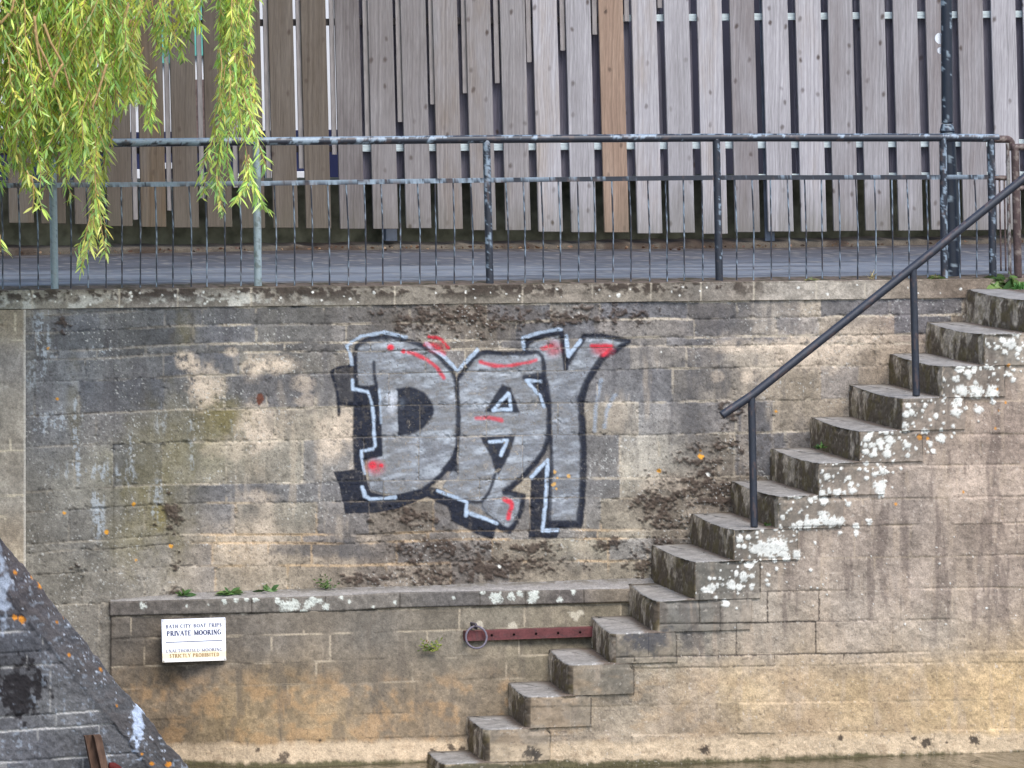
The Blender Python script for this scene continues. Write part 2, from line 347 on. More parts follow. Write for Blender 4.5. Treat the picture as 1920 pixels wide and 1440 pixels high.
def paint_upper(u, v):
    n1 = fbm(u/60, v/60, 1, 5); n2 = fbm(u/14, v/14, 2, 4); n3 = fbm(u/5, v/5, 3, 3, .7); n4 = fbm(u/18, v/90, 4, 4)   # n4: runs down the wall
    col = idw(u+(n1-.5)*60, v+(n2-.5)*30, UP)
    vv = v-up_tilt(u)+(fbm(u/170, v/170, 5, 2)-.5)*9+(n3-.5)*2.0
    bid, dh, dv = courses(u, vv, UPB, (70, 190), 21, (n3-.5)*3)
    t = bhash(bid, 3)[..., None]; t2 = bhash(bid, 9)
    col = col*(0.80+0.40*t); col = mixc(col, L(112, 112, 116), 0.45*(t2 > 0.62)*sst(330, 420, u)); col = mixc(col, L(156, 144, 126), 0.35*(t2 < 0.2)*sst(640, 760, v)*sst(330, 420, u)); col = mixc(col, L(82, 84, 90), 0.5*(t2 > 0.8)*sst(1000, 900, v))
    col = col*(0.62+0.76*n1[..., None])*(0.72+0.56*n2[..., None])*(0.66+0.68*n3[..., None])
    # runs of soot
    run = sst(0.52, 0.72, n4)*sst(1020, 640, v); col = mixc(col, L(84, 82, 84), 0.5*run)
    col = mixc(col, L(196, 180, 158), 0.30*sst(0.62, 0.78, fbm(u/22, v/110, 14, 3))*sst(360, 460, u)*sst(640, 700, v))
    # pale fresh patches where the face has spalled
    pn = fbm(u/26, v/22, 6, 4)
    for (x, y, rx, ry, a) in [(352,678,22,20,1),(383,725,34,46,1),(475,690,24,24,.9),(520,684,36,20,1),(568,720,26,16,.9),(575,752,30,14,.8),(484,800,36,50,.95),(640,800,38,46,1),(620,846,26,26,.8),(435,660,12,10,.8),
        (1500,652,60,28,1),(1390,648,60,16,.8),(1545,662,70,32,.8),(1600,640,40,30,.6),(1420,700,22,20,.5),(1345,706,12,10,.9),(1398,708,10,12,.9),(430,842,60,24,.4),(480,930,40,16,.6),(470,1020,70,46,.5),(690,1018,40,14,.6),(500,985,20,60,.4),(1250,905,50,20,.5),(1640,640,50,20,.5)]:
        col = mixc(col, L(204, 187, 166)*(0.75+.5*n2[..., None]), a*.85*blob(u, v, x, y, rx, ry, .55*pn+.45*n2, 1.0, .5)*sst(.25, .5, .5*n3+.5*n2))
    for (x, y, rx, ry, a) in [(1395,600,34,60,.7),(1330,600,60,50,.5),(1300,800,40,70,.5),(1335,690,50,40,.45),(1290,740,30,60,.4),(560,745,80,40,.4),(600,1030,90,16,.7),(690,1030,60,18,.5),(470,720,40,34,.5),(590,650,90,14,.4),(1180,660,60,30,.35),(1085,1050,40,20,.3)]:
        col = mixc(col, L(88, 86, 86)*(.75+.5*n3[..., None]), a*blob(u, v, x, y, rx, ry, .5*n1+.5*n2, .9, .5))
    # olive growth
    on = fbm(u/30, v/60, 7, 4)
    for (x, y, rx, ry, a) in [(300,900,60,130,.5),(400,790,50,60,.6),(250,1010,50,70,.4),(350,620,22,40,.6),(300,975,10,25,.9),(430,775,40,30,.5),(140,760,14,60,.5)]:
        col = mixc(col, L(128, 116, 66), a*.5*blob(u, v, x, y, rx, ry, .6*on+.4*n2, 1.1, .8))
    # lime bleeding out of the joints
    ln = fbm(u/7, v/40, 8, 4, .65)
    for (x, y, rx, ry, a) in [(82,640,22,60,.9),(78,792,46,20,.9),(110,790,16,36,.7),(144,830,10,90,1),(185,960,16,60,.9),(180,885,50,20,.8),(245,870,10,50,.7),(295,935,16,40,.6),(75,600,16,30,.7),(195,655,30,8,.8),(440,800,8,30,.5),(360,830,8,50,.5),(60,700,18,40,.6),(300,790,12,30,.4),(120,880,40,16,.4)]:
        col = mixc(col, L(172, 180, 186), .8*a*blob(u, v, x, y, rx, ry, fbm(u/16, v/30, 31, 3), .6, .5)*sst(.50, .62, .6*ln+.4*n3))
    # mortar
    fade = sst(.38, .62, fbm(u/55, v/35, 9, 3))*(0.35+0.65*sst(300, 420, u))
    w = 2.0+1.6*n2
    mh = (1-sst(w*.55, w*1.15, dh+(n3-.5)*2.4))*fade; mv = (1-sst(w*.5, w, dv+(n3-.5)*2.4))*fade*.8
    mort = np.maximum(mh, mv); warm = sst(900, 1000, v)*sst(330, 420, u)*sst(1250, 1100, u)
    mc = L(188, 176, 156)+(L(204, 172, 130)-L(188, 176, 156))*warm[..., None]
    col = mixc(col, mc*(0.8+.4*n3[..., None]), (.66-.2*warm)*mort)
    crack = (1-sst(.6, 1.5, dh+(n3-.5)*1.6))*sst(.55, .7, fbm(u/70, v/40, 19, 3)); col = mixc(col, L(60, 55, 52), .5*crack)
    # dark moss cushions
    mn = .62*fbm(u/16, v/13, 10, 4, .65)+.38*fbm(u/5.5, v/5.5, 110, 2, .6); ms = np.zeros(u.shape)
    for (x, y, rx, ry) in [(765,966,56,20),(830,1026,70,18),(915,1022,30,14),(800,1080,50,18),(935,1062,110,22),(880,592,130,26),(780,612,40,18),(1145,1018,34,14),(1000,1026,50,10),(1240,940,50,22),(1335,925,70,24),(1260,975,40,16),
        (1350,835,40,14),(1310,865,50,10),(1230,1060,40,24),(118,604,14,14),(320,965,18,26),(322,972,10,22),(330,1052,12,16),(1245,1035,34,26),(1150,590,60,20),(1050,600,60,14),(1330,905,80,30),(142,1058,8,8),(1370,775,24,24),(700,1085,60,10),(330,1108,16,8)]:
        ms = np.maximum(ms, blob(u, v, x, y, rx*.95, ry*.95, mn+.05, 2.6, .55))
    hal = np.zeros(u.shape)
    for (x, y, rx, ry) in [(765,966,62,24),(830,1050,110,50),(935,1062,120,30),(880,594,140,34),(1240,940,70,40),(1335,920,90,50),(1260,1020,60,60)]: hal = np.maximum(hal, blob(u, v, x, y, rx, ry, .5*n1+.5*n2, 1.0, .7))
    col = mixc(col, L(98, 88, 78)*(.7+.6*n3[..., None]), .5*hal)
    col = mixc(col, L(66, 54, 46)*(0.5+1.1*n3[..., None]), .84*ms)
    # general flecks: soot low down by the steps, white specks
    col = mixc(col, L(76, 68, 60), .55*sst(.60, .72, fbm(u/8, v/8, 11, 3))*sst(1180, 1320, u)*sst(700, 860, v))
    sp = sst(.74, .82, fbm(u/3.1, v/3.1, 12, 2, .5))*sst(.42, .65, fbm(u/60, v/60, 13, 3)); col = mixc(col, L(200, 200, 194), .6*sp)
    sp = sst(.73, .80, fbm(u/3.2, v/3.2, 52, 2, .5)); col = mixc(col, L(62, 57, 55), .5*sp)
    # orange lichen and rust
    for (x, y, r) in [(1313,856,6),(1236,882,4),(1455,772,4),(200,997,5),(250,945,4),(120,962,3),(90,653,3),(320,1024,4),(255,1050,3),(107,748,3),(1313,845,3),(70,551,4)]:
        col = mixc(col, L(212, 150, 50), .95*circles(u, v, [(x, y, r)], n3, .6))
    col = mixc(col, L(98, 56, 40), .9*blob(u, v, 487, 748, 7, 11, n3, .6, .3))
    for (x, y, r) in [(36,587,4),(1328,890,5),(935,1062,4),(1240,660,2)]: col = mixc(col, L(222, 222, 214), circles(u, v, [(x, y, r)], n3, .5))
    chip = sst(.60, .70, fbm(u/9, v/9, 20, 3))*np.clip(1-np.minimum(dh, dv)/9, 0, 1)
    h = (n1-.5)*.010+(n2-.5)*.008+(n3-.5)*.003+(bhash(bid, 5)-.5)*.007-(0.005*np.clip(1-dh/3, 0, 1)+0.004*np.clip(1-dv/2.5, 0, 1))*(.25+.75*sst(.42, .6, fbm(u/75, v/45, 23, 3)))*(1-.6*fade)-.008*chip+.012*ms*(.4+1.2*n3)
    return np.clip(col, .01, .9), h
COP = [(0,565,150,145,132),(150,560,140,134,122),(300,562,128,122,114),(450,560,126,120,110),(600,555,128,122,112),(750,555,122,115,104),(900,552,118,111,100),(1050,548,124,116,105),(1200,548,128,120,108),(1330,546,110,104,96),(1400,546,116,108,98),(1460,546,168,160,148),(1600,545,160,152,140),(1700,548,140,128,114),(1800,548,130,116,102)]
def paint_coping(u, v):
    n1 = fbm(u/40, v/40, 61, 4); n2 = fbm(u/12, v/12, 62, 4); n3 = fbm(u/5, v/5, 63, 3, .7)
    vt = 545-0.0118*u
    col = idw(u, v, COP)*(0.6+.8*n1[..., None])*(.75+.5*n2[..., None])*(.7+.6*n3[..., None])
    pale = sst(.48, .60, .6*fbm(u/26, v/14, 64, 4)+.4*n2)*sst(4, 20, v-vt)*sst(700, 440, u); col = mixc(col, L(190, 189, 180), .75*pale)
    dark = sst(.46, .56, .6*fbm(u/24, v/18, 65, 4, .65)+.4*fbm(u/7, v/7, 165, 3))*sst(34, 10, v-vt)*sst(1500, 1350, u); col = mixc(col, L(52, 42, 36)*(.6+.8*n3[..., None]), .85*dark)
    col = mixc(col, L(70, 62, 50), .6*sst(5, 0, v-vt)*sst(.35, .6, n2))
    bid, dh, dv = courses(u, u*0, [1], (90, 170), 33)
    col = col*(.88+.24*bhash(bid, 4)[..., None]); col = mixc(col, L(190, 180, 162), .6*(1-sst(1.2, 2.6, dv+(n3-.5)*2))*sst(.35, .5, n1))
    sp = circles(u, v, [(x, 545-.0118*x+rng.uniform(6, 30), rng.uniform(1.2, 3)) for x in rng.uniform(0, 1900, 60)]+[(1160,553,5),(1285,568,3)], n3); col = mixc(col, L(226, 226, 218), .9*sp)
    return np.clip(col, .01, .9), (n1-.5)*.012+(n2-.5)*.010-.004*np.clip(1-dv/3, 0, 1)+.005*dark

LOWP = [(230,1180,120,112,102),(300,1300,138,121,99),(500,1200,124,117,107),(500,1290,150,131,103),(700,1250,134,122,105),(600,1350,160,138,106),(450,1350,164,142,108),(780,1350,150,131,106),(850,1200,130,122,108),
(950,1150,150,142,125),(1050,1140,146,136,117),(1000,1210,150,139,117),(900,1290,140,126,106),(700,1190,126,120,110),(450,1170,122,114,104),(700,1150,134,126,114),(900,1350,146,130,108),(1080,1160,142,132,112),(360,1240,120,110,98)]
FLKP = [(1350,1080,112,110,104),(1500,1060,146,134,123),(1700,950,138,127,118),(1850,900,148,134,122),(1850,750,140,126,115),(1700,1100,140,128,118),(1850,1100,134,122,112),(1400,1140,140,132,122),(1600,1140,138,128,118),
(1300,1200,126,121,112),(1450,1200,142,132,120),(1600,1200,150,138,125),(1750,1180,140,130,118),(1300,1290,150,133,111),(1400,1300,160,141,112),(1500,1280,154,135,109),(1600,1300,162,141,110),(1750,1300,164,142,109),(1880,1300,172,149,114),
(1500,1350,150,132,110),(1300,1350,146,131,113),(1100,1300,138,126,109),(1050,1340,130,118,104),(1850,1000,142,128,116),(1600,1000,140,128,118),(1900,650,150,142,132),(1880,820,132,118,108),(1250,1240,136,126,110),(1150,1270,116,110,100),(1290,1150,108,107,104)]
_lr = np.random.default_rng(5)
LICH = [(1455,1026,22),(1440,1034,14),(1470,1034,12),(1428,1022,9),(1426,1036,9),(1494,1040,9),(1388,1010,8),(1404,1008,6),(1385,1024,5),(1420,1000,4),(1432,978,6),(1448,980,8),(1545,972,14),(1560,978,12),(1530,980,10),(1575,978,10),(1500,984,9),(1490,986,7),(1545,940,9),(1540,925,7),(1570,922,9),(1598,920,8),(1596,908,6),(1650,912,14),(1652,924,9),(1604,985,6),(1606,1000,7),(1630,978,7),(1640,890,6),(1625,870,5),
(1550,894,7),(1612,880,4),(1626,822,8),(1634,835,7),(1650,830,10),(1668,826,10),(1640,850,6),(1665,850,9),(1700,835,8),(1745,832,7),(1700,776,8),(1697,798,7),(1702,760,6),(1730,770,4),(1756,780,6),(1790,760,7),(1795,745,6),(1803,733,12),(1830,734,14),(1860,734,13),(1800,690,9),(1815,700,8),(1790,710,5),(1860,690,5),(1882,640,8),(1895,645,12),(1905,625,9),(1910,655,7),(1885,660,6),(1870,650,5),(1332,1104,10),(1322,1106,7),(1373,1098,11),(1385,1100,9),(1406,1060,9),(1410,1081,6),(1410,1100,6),(1440,1078,4),(1520,1068,4),(1456,1066,4)]
for k in range(420):
    t = _lr.uniform(0, 1); LICH.append((1310+t*600+_lr.normal(25, 40), 1075-t*470+_lr.normal(15, 34), _lr.gamma(2.0, 1.2)+.8))
for k in range(50): LICH.append((_lr.uniform(1350, 1920), _lr.uniform(1000, 1180), _lr.uniform(.8, 2)))
FB = [640, 700, 760, 822, 880, 940, 990, 1050, 1110, 1168, 1229, 1250, 1320, 1376]
def waterline(u, lower=False): return (1434-0.02*(u-640)) if lower else (1428-0.0215*(u-1400))
def damp(u, v, col, n1, n2, n3, lower=False):
    wl = waterline(u, lower); d = wl-v+(n1-.5)*16+(n2-.5)*10
    pale = sst(50, 36, d); col = mixc(col, L(206, 184, 154)*(.80 if lower else .92)*(.72+.56*n2[..., None])*(.8+.4*n3[..., None]), .85*pale)
    col = mixc(col, L(126, 106, 84), .5*sst(.55, .66, fbm(u/24, v/10, 71, 4))*sst(56, 20, d)*sst(.45, .6, n2))
    g = sst(13, 4, d-(n3-.5)*8); col = mixc(col, L(66, 64, 38)*(.6+.8*n3[..., None]), .9*g)
    return col
def paint_lower(u, v):
    n1 = fbm(u/55, v/55, 81, 5); n2 = fbm(u/14, v/14, 82, 4); n3 = fbm(u/5, v/5, 83, 3, .7)
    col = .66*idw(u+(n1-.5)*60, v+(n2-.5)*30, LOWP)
    vv = v+0.027*(u-600)+(n3-.5)*2; bid, dh, dv = courses(u, vv, [1146, 1188, 1240, 1282, 1340, 1386], (80, 200), 41, (n3-.5)*3)
    col = col*(.86+.28*bhash(bid, 3)[..., None])*(.62+.76*n1[..., None])*(.72+.56*n2[..., None])*(.66+.68*n3[..., None])
    col = mixc(col, L(160, 126, 86), .45*sst(.45, .65, .6*fbm(u/40, v/26, 84, 4)+.4*n2)*sst(1240, 1300, v))
    col = mixc(col, L(92, 84, 74), .45*sst(.55, .68, fbm(u/16, v/60, 85, 4)))
    fade = sst(.42, .6, fbm(u/60, v/30, 86, 3))*sst(1330, 1230, v)
    mort = np.maximum(1-sst(1, 2.6, dh+(n3-.5)*2), 1-sst(1, 2.4, dv+(n3-.5)*2))*fade; col = mixc(col, L(186, 172, 148), .5*mort)
    crack = (1-sst(.6, 1.5, dh+(n3-.5)*1.6))*sst(.5, .62, fbm(u/70, v/40, 87, 3)); col = mixc(col, L(60, 54, 46), .55*crack)
    ex = [(455,1145,8),(420,1165,5),(900,1170,6),(1080,1155,12),(960,1176,9)]; col = mixc(col, L(204, 196, 176), .5*circles(u, v, ex, n2, 1))
    col = damp(u, v, col, n1, n2, n3, True)
    for (x, y, r) in [(532,1420,11),(600,1388,3),(483,1406,4),(845,1400,7),(866,1404,6),(812,1408,6)]: col = mixc(col, L(62, 52, 44), .85*blob(u, v, x, y, r*1.1, r, n3, .9, .4))
    sp = sst(.84, .9, vn(u/4, v/4, 88)); col = mixc(col, L(70, 62, 54), .4*sp)
    return np.clip(col, .01, .9), (n1-.5)*.014+(n2-.5)*.010+(n3-.5)*.003+(bhash(bid, 5)-.5)*.006-(.007*np.clip(1-dh/3, 0, 1)+.005*np.clip(1-dv/2.5, 0, 1))*sst(.42, .6, fbm(u/70, v/40, 89, 3))*sst(1330, 1230, v)
UPS = [((1811,542),(1928,562)),((1736,603),(1846,626)),((1667,661),(1767,686)),((1592,722),(1691,746)),((1519,782),(1612,808)),((1444,842),(1535,868)),((1370,905),(1460,930)),((1295,967),(1376,993)),((1221,1028),(1303,1053))]
LOS = [((1180,1104),(1228,1126)),((1107,1165),(1146,1187)),((1028,1227),(1066,1246)),((952,1289),(986,1306)),((874,1352),(910,1367)),((800,1413),(832,1431))]
def paint_flank(u, v):
    n1 = fbm(u/55, v/55, 91, 5); n2 = fbm(u/14, v/14, 92, 4); n3 = fbm(u/5, v/5, 93, 3, .7)
    col = np.array([1.26, 1.24, 1.20], np.float32)*idw(u+(n1-.5)*50, v+(n2-.5)*26, FLKP)
    vv = v+0.016*(u-1350)+(n3-.5)*1.6; bid, dh, dv = courses(u, vv, FB, (95, 165), 52, (n3-.5)*2)
    col = col*(.88+.24*bhash(bid, 3)[..., None])*(.62+.76*n1[..., None])*(.74+.52*n2[..., None])*(.68+.64*n3[..., None])
    col = mixc(col, L(96, 84, 78), .5*sst(.55, .7, fbm(u/16, v/110, 95, 4))*sst(1260, 1150, v))
    col = mixc(col, L(178, 160, 140), .4*sst(.58, .72, fbm(u/20, v/100, 98, 4)))
    col = mixc(col, L(172, 146, 114), .4*sst(.5, .65, fbm(u/40, v/24, 94, 4))*sst(1230, 1290, v))
    fade = sst(.46, .64, fbm(u/60, v/30, 96, 3)); mort = np.maximum(1-sst(1, 2.4, dh+(n3-.5)*2), 1-sst(1, 2.2, dv+(n3-.5)*2))*fade; col = mixc(col, L(182, 164, 138), .28*mort)
    dj = np.maximum((1-sst(.8, 1.7, dh+(n3-.5)*1.2))*sst(1900, 1500, u), 1-sst(.8, 1.6, dv+(n3-.5)))*sst(1090, 1120, v)*sst(1245, 1232, v)*sst(1800, 1500, u); col = mixc(col, L(48, 42, 40), .85*dj)
    col = mixc(col, L(44, 50, 66), .75*blob(u, v, 1212, 1200, 52, 26, n2, .8, .4)*sst(.3, .55, n3+.15)); col = mixc(col, L(60, 58, 62), .5*blob(u, v, 1300, 1198, 30, 26, n2, .9, .4))
    # soot and thin grey crust on the upper stones near the steps
    for (b_, f_) in UPS+LOS:
        s_ = (abs(u-(f_[0]+122)) < 4) & (v > f_[1]+3) & (v < f_[1]+58)
        col = mixc(col, L(50, 44, 40), .8*s_*(1-sst(.5, 1.8, abs(u-(f_[0]+122.5)+(n3-.5)*2)))*sst(1700, 1500, u)*(f_[0] < 1320))
    near = np.exp(-((v-(1075-(u-1310)*.783))/70)**2); col = mixc(col, L(96, 92, 85), .72*near*sst(.3, .55, n2)*sst(1240, 1300, u))
    lm = circles(u, v, LICH, n3, .7)*sst(.16, .36, n3+.12); col = mixc(col, L(222, 222, 214)*(.78+.44*n3[..., None]), .95*lm)
    for (x, y, r) in [(1725,820,5),(1455,772,4),(1870,730,3),(1885,755,3),(1866,803,3),(1680,945,4),(1806,923,3),(1740,822,3),(1892,685,4),(1872,770,2)]: col = mixc(col, L(206, 140, 52), .9*circles(u, v, [(x, y, r)], n3, .6))
    col = damp(u, v, col, n1, n2, n3)
    for (x, y, r) in [(993,1413,13),(1006,1416,9),(1321,1406,9),(1736,1393,10),(1826,1388,9),(1714,1385,5),(1576,1383,5),(1775,1392,3)]: col = mixc(col, L(58, 50, 44), .9*blob(u, v, x, y, r*1.1, r, n3, .9, .4))
    sp = sst(.85, .9, vn(u/4, v/4, 97)); col = mixc(col, L(72, 62, 56), .4*sp); sp = sst(.9, .94, vn(u/3.4, v/3.4, 197)); col = mixc(col, L(200, 190, 176), .5*sp)
    return np.clip(col, .01, .9), (n1-.5)*.014+(n2-.5)*.010+(n3-.5)*.003+(bhash(bid, 5)-.5)*.010-(.006*np.clip(1-dh/3, 0, 1)+.004*np.clip(1-dv/2.5, 0, 1))*(.12+.88*sst(.42, .62, fbm(u/80, v/50, 99, 3)))*(.35+.65*sst(1260, 1230, v))+.005*lm
BUTP = [(30,1080,88,84,88),(60,1130,84,80,82),(120,1180,88,88,92),(40,1200,84,86,92),(40,1270,92,92,94),(100,1330,112,112,112),(200,1300,104,104,106),(250,1400,92,92,94),(60,1400,100,100,104),(300,1400,84,82,82),(180,1230,84,82,84)]
def but_edge(u): return 1010+1.228*u
def paint_buttress(u, v):
    n1 = fbm(u/50, v/50, 101, 5); n2 = fbm(u/14, v/14, 102, 4); n3 = fbm(u/5, v/5, 103, 3, .7)
    d = (v-but_edge(u))*.63
    col = .80*np.array([1.0, 1.0, 1.0])*idw(u, v, BUTP)*(.6+.8*n1[..., None])*(.72+.56*n2[..., None])*(.6+.8*n3[..., None])
    vv = v+.07*u+(n3-.5)*2; bid, dh, dv = courses(u, vv, [1158, 1186, 1226, 1252, 1345, 1372, 1430], (80, 180), 55)
    inner = sst(52, 60, d+(n2-.5)*16)
    mort = np.maximum(1-sst(1.2, 3, dh+(n3-.5)*2), .6*(1-sst(1, 2.4, dv)))*inner*sst(.4, .55, fbm(u/60, v/20, 104, 3)); col = mixc(col, L(176, 174, 170), .75*mort)
    col = mixc(col, L(82, 76, 74), .5*(1-inner)*sst(.4, .6, n2))
    col = mixc(col, L(26, 22, 24), .9*blob(u, v, 36, 1292, 44, 50, fbm(u/12, v/12, 105, 4), 1.1, .3))
    fl = sst(.74, .82, vn(u/5, v/5, 106))*sst(.42, .62, n1); col = mixc(col, L(140, 148, 158), .6*fl)
    col = mixc(col, L(186, 200, 222), .85*blob(u, v, 258, 1352, 12, 46, fbm(u/8, v/8, 107, 3), 1.2, .4)); col = mixc(col, L(176, 188, 206), .6*blob(u, v, 5, 1110, 12, 60, n2, 1.2, .4))
    col = mixc(col, L(196, 204, 216), .8*circles(u, v, [(x, but_edge(x)+abs(rng.normal(8, 26))+3, rng.uniform(.8, 2.4)) for x in rng.uniform(0, 350, 70)], n3))
    col = mixc(col, L(196, 128, 44), .95*circles(u, v, [(42,1161,7),(28,1158,5),(75,1098,6),(60,1082,4),(28,1073,4),(128,1228,4),(187,1255,4),(284,1431,5),(315,1432,5),(120,1156,4),(106,1166,3),(218,1323,3),(265,1413,3)], n3, .7))
    return np.clip(col, .008, .9), (n1-.5)*.02+(n2-.5)*.014+(n3-.5)*.004+inner*(bhash(bid, 5)-.5)*.012-.008*np.clip(1-dh/3, 0, 1)*inner+.012*(1-inner)

# ------------------------------------------------------------------ the quay wall
S = 1.8
def vtop(u): return 545-0.0118*np.asarray(u, float)
def vback(u): return np.interp(u, [-400, 207, 333, 500, 633, 740, 1222, 2300], [1140, 1126, 1113, 1108, 1104, 1101, 1084, 1060])
def vlip(u): return np.interp(u, [207, 633, 740, 1180, 1300], [1128, 1117, 1111, 1104, 1101])
def vlipb(u): return np.interp(u, [207, 633, 740, 1180, 1300], [1155, 1146, 1140, 1129, 1126])
def ywall(u, v): return (-0.12-0.40*np.clip((v-1130)/290, -1, 1.3))*(.12+.88*sst(200, 560, u))
def ylip(u): return -.03-.12*sst(200, 520, u)
q0 = PY(960, 1432, 0); 
wall = thing('quay_wall', (0, 0, 0), 'long weathered grey and tan stone quay wall with spray-painted letters and a narrow ledge', 'wall')
# main face
us = np.arange(-330, 2300, S); VV, CC, FF, n0 = [], [], [], 0
for ua, ub, low in [(40, 216, 1480), (214, 2300, None)]:
    ux = np.arange(ua, ub+S, S); ts = np.arange(0, 1.001, S/(960 if low else 600))
    U, T = np.meshgrid(ux, ts); v0 = vtop(U)+33; v1 = (0*U+low) if low else vback(U)+20
    Vv = v0+T*(v1-v0); col, h = paint_upper(U, Vv); pt = PY(U, Vv, 0.0*U+(.003 if low else 0)); pt[..., 1] -= h
    pt[..., 2] = np.maximum(pt[..., 2], -0.35)
    VV.append(pt.reshape(-1, 3)); CC.append(col.reshape(-1, 3)); FF.append(gridfaces(*U.shape)+n0); n0 += U.size
link('wall_face', np.concatenate(VV), np.concatenate(FF), M_STONE, wall, np.concatenate(CC))
# coping course, its face and its top
ts = np.linspace(0, 1, 24); U, T = np.meshgrid(us, ts)
Vv = vtop(U)+34.5*T; col, h = paint_coping(U, Vv); pt = PY(U, Vv, -0.012+0*U); pt[..., 1] -= h
tb = np.linspace(0, 1, 14)[::-1][:-1]
U2, T2 = np.meshgrid(us, tb); top = PY(U2, vtop(U2), -0.012+0*U2); top[..., 1] = -0.012+0.014*(T2 > 0)*0+T2*0.42
n = fbm(top[..., 0]*14, top[..., 1]*14, 201, 4); n3 = fbm(top[..., 0]*60, top[..., 1]*60, 202, 3)
ct = L(96, 84, 74)*(.5+n[..., None])*(.6+.8*n3[..., None]); ct = mixc(ct, L(60, 54, 38), sst(.5, .65, n)); top[..., 2] += (n-.5)*.012+.004*np.sin(T2*3)-.006*(T2 < .05)
pt = np.concatenate([top, pt]); col = np.concatenate([ct, col])
link('coping', pt.reshape(-1, 3), gridfaces(*pt.shape[:2]), M_STONE, wall, col.reshape(-1, 3))
# lighter pier at the left end
us2 = np.arange(-330, 49, S); ts = np.arange(0, 1, S/620); U, T = np.meshgrid(us2, ts); Vv = vtop(U)+36+T*(1480-vtop(U)-36)
col, h = paint_upper(U+900, Vv*0.55+300); n1 = fbm(U/40, Vv/40, 211, 4); n2 = fbm(U/10, Vv/10, 212, 4); n3 = fbm(U/5, Vv/5, 213, 3)
col = idw(U, Vv, [(20,610,150,138,118),(20,680,156,150,142),(20,760,158,150,136),(20,850,150,142,128),(20,940,148,142,130),(20,1000,150,138,120),(30,1040,160,148,128)])*(.6+.8*n1[..., None])*(.75+.5*n2[..., None])*(.7+.6*n3[..., None])
bid, dh, dv = courses(U, Vv+.05*U+(n3-.5)*2, [640, 722, 806, 846, 930, 968, 1010, 1052], (40, 120), 77)
col = mixc(col, L(206, 194, 168), .7*(1-sst(1, 2.6, np.minimum(dh, dv)+(n3-.5)*2))*sst(.4, .55, fbm(U/40, Vv/30, 214, 3))); col = mixc(col, L(214, 208, 196), .6*sst(42, 47, U)); col = mixc(col, L(96, 88, 78), .5*sst(.55, .66, n2)*sst(700, 600, Vv))
pt = PY(U, Vv, -0.045+0*U); pt[..., 1] -= h*.6; pt[..., 2] = np.maximum(pt[..., 2], -.3)
ed = pt[:, -1:].copy(); ed[..., 1] = 0.02
pt = np.concatenate([pt, ed], 1); col = np.concatenate([col, col[:, -1:]], 1)
link('pier', pt.reshape(-1, 3), gridfaces(*pt.shape[:2]), M_STONE, wall, col.reshape(-1, 3))
# ledge: sloping top and lip
us3 = np.arange(207, 1262, S)
rows = []; cols = []
for k, t in enumerate(np.linspace(0, 1, 12)):          # top, from the wall face to the lip
    a = PY(us3, vback(us3)-3, 0.012+0*us3); b = PY(us3, vlip(us3), ylip(us3)+.005)
    p = a+(b-a)*t; X = p[:, 0]; nn = fbm(X*20, p[:, 1]*40, 221, 4); p[:, 2] += (nn-.5)*.008-.012*(t > .95)
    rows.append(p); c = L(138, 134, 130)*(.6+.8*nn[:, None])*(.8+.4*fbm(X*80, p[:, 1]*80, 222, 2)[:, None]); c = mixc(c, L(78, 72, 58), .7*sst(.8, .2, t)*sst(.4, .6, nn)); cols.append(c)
LL = [(540,1136,14),(553,1133,10),(575,1134,8),(586,1128,9),(600,1126,6),(612,1138,7),(520,1126,6),(480,1124,6),(443,1124,5),(462,1122,6),(268,1136,7),(420,1128,5),(960,1118,8),(930,1120,12),(975,1112,7),(1000,1118,10),(1003,1112,8),(996,1128,7),(1075,1110,5),(1050,1124,6),(905,1112,5),(740,1130,4),(530,1150,5),(570,1148,7),(640,1120,5),(655,1128,4),(390,1134,3),(350,1136,3),(700,1138,3),(850,1120,4)]
for k, t in enumerate(np.linspace(0, 1, 16)):
    vv = vlip(us3)+(vlipb(us3)-vlip(us3))*t; p = PY(us3, vv, ylip(us3))
    n2 = fbm(us3/14, vv/14, 223, 4); n3 = fbm(us3/5, vv/5, 224, 3, .7); p[:, 1] += (n2-.5)*.012+(.006 if t in (0., 1.) else 0)
    c = idw(us3, vv, [(230,1140,98,92,86),(500,1135,112,106,98),(700,1128,118,112,104),(850,1120,96,92,88),(1000,1118,112,106,98),(1150,1112,126,116,102),(1060,1122,94,88,84)])*(.6+.8*n2[:, None])*(.6+.8*n3[:, None])
    js = np.min(np.abs(us3[:, None]-np.array([472, 610, 750, 900, 985, 1095])[None]), 1); c = mixc(c, L(60, 54, 48), .7*(1-sst(.8, 2, js)))
    c = mixc(c, L(206, 210, 200), .9*circles(us3, vv, LL, n3, .9)*sst(.3, .5, n3+.15)); rows.append(p); cols.append(c)
p = rows[-1].copy(); p[:, 1] += .08; rows.append(p); cols.append(cols[-1]*.8)
pt = np.array(rows); col = np.array(cols)
ed = pt[:, :1].copy(); ed[..., 1] = .02; pt = np.concatenate([ed, pt], 1); col = np.concatenate([col[:, :1], col], 1)
link('ledge', pt.reshape(-1, 3), gridfaces(*pt.shape[:2]), M_STONE, wall, col.reshape(-1, 3))
# lower battered face
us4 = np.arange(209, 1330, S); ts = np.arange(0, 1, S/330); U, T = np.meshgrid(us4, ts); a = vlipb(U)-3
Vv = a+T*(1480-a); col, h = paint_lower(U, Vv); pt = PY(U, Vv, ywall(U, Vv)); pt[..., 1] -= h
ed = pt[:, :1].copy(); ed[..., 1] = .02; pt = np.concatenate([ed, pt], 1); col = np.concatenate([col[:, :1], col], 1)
link('lower_face', pt.reshape(-1, 3), gridfaces(*pt.shape[:2]), M_STONE, wall, col.reshape(-1, 3))

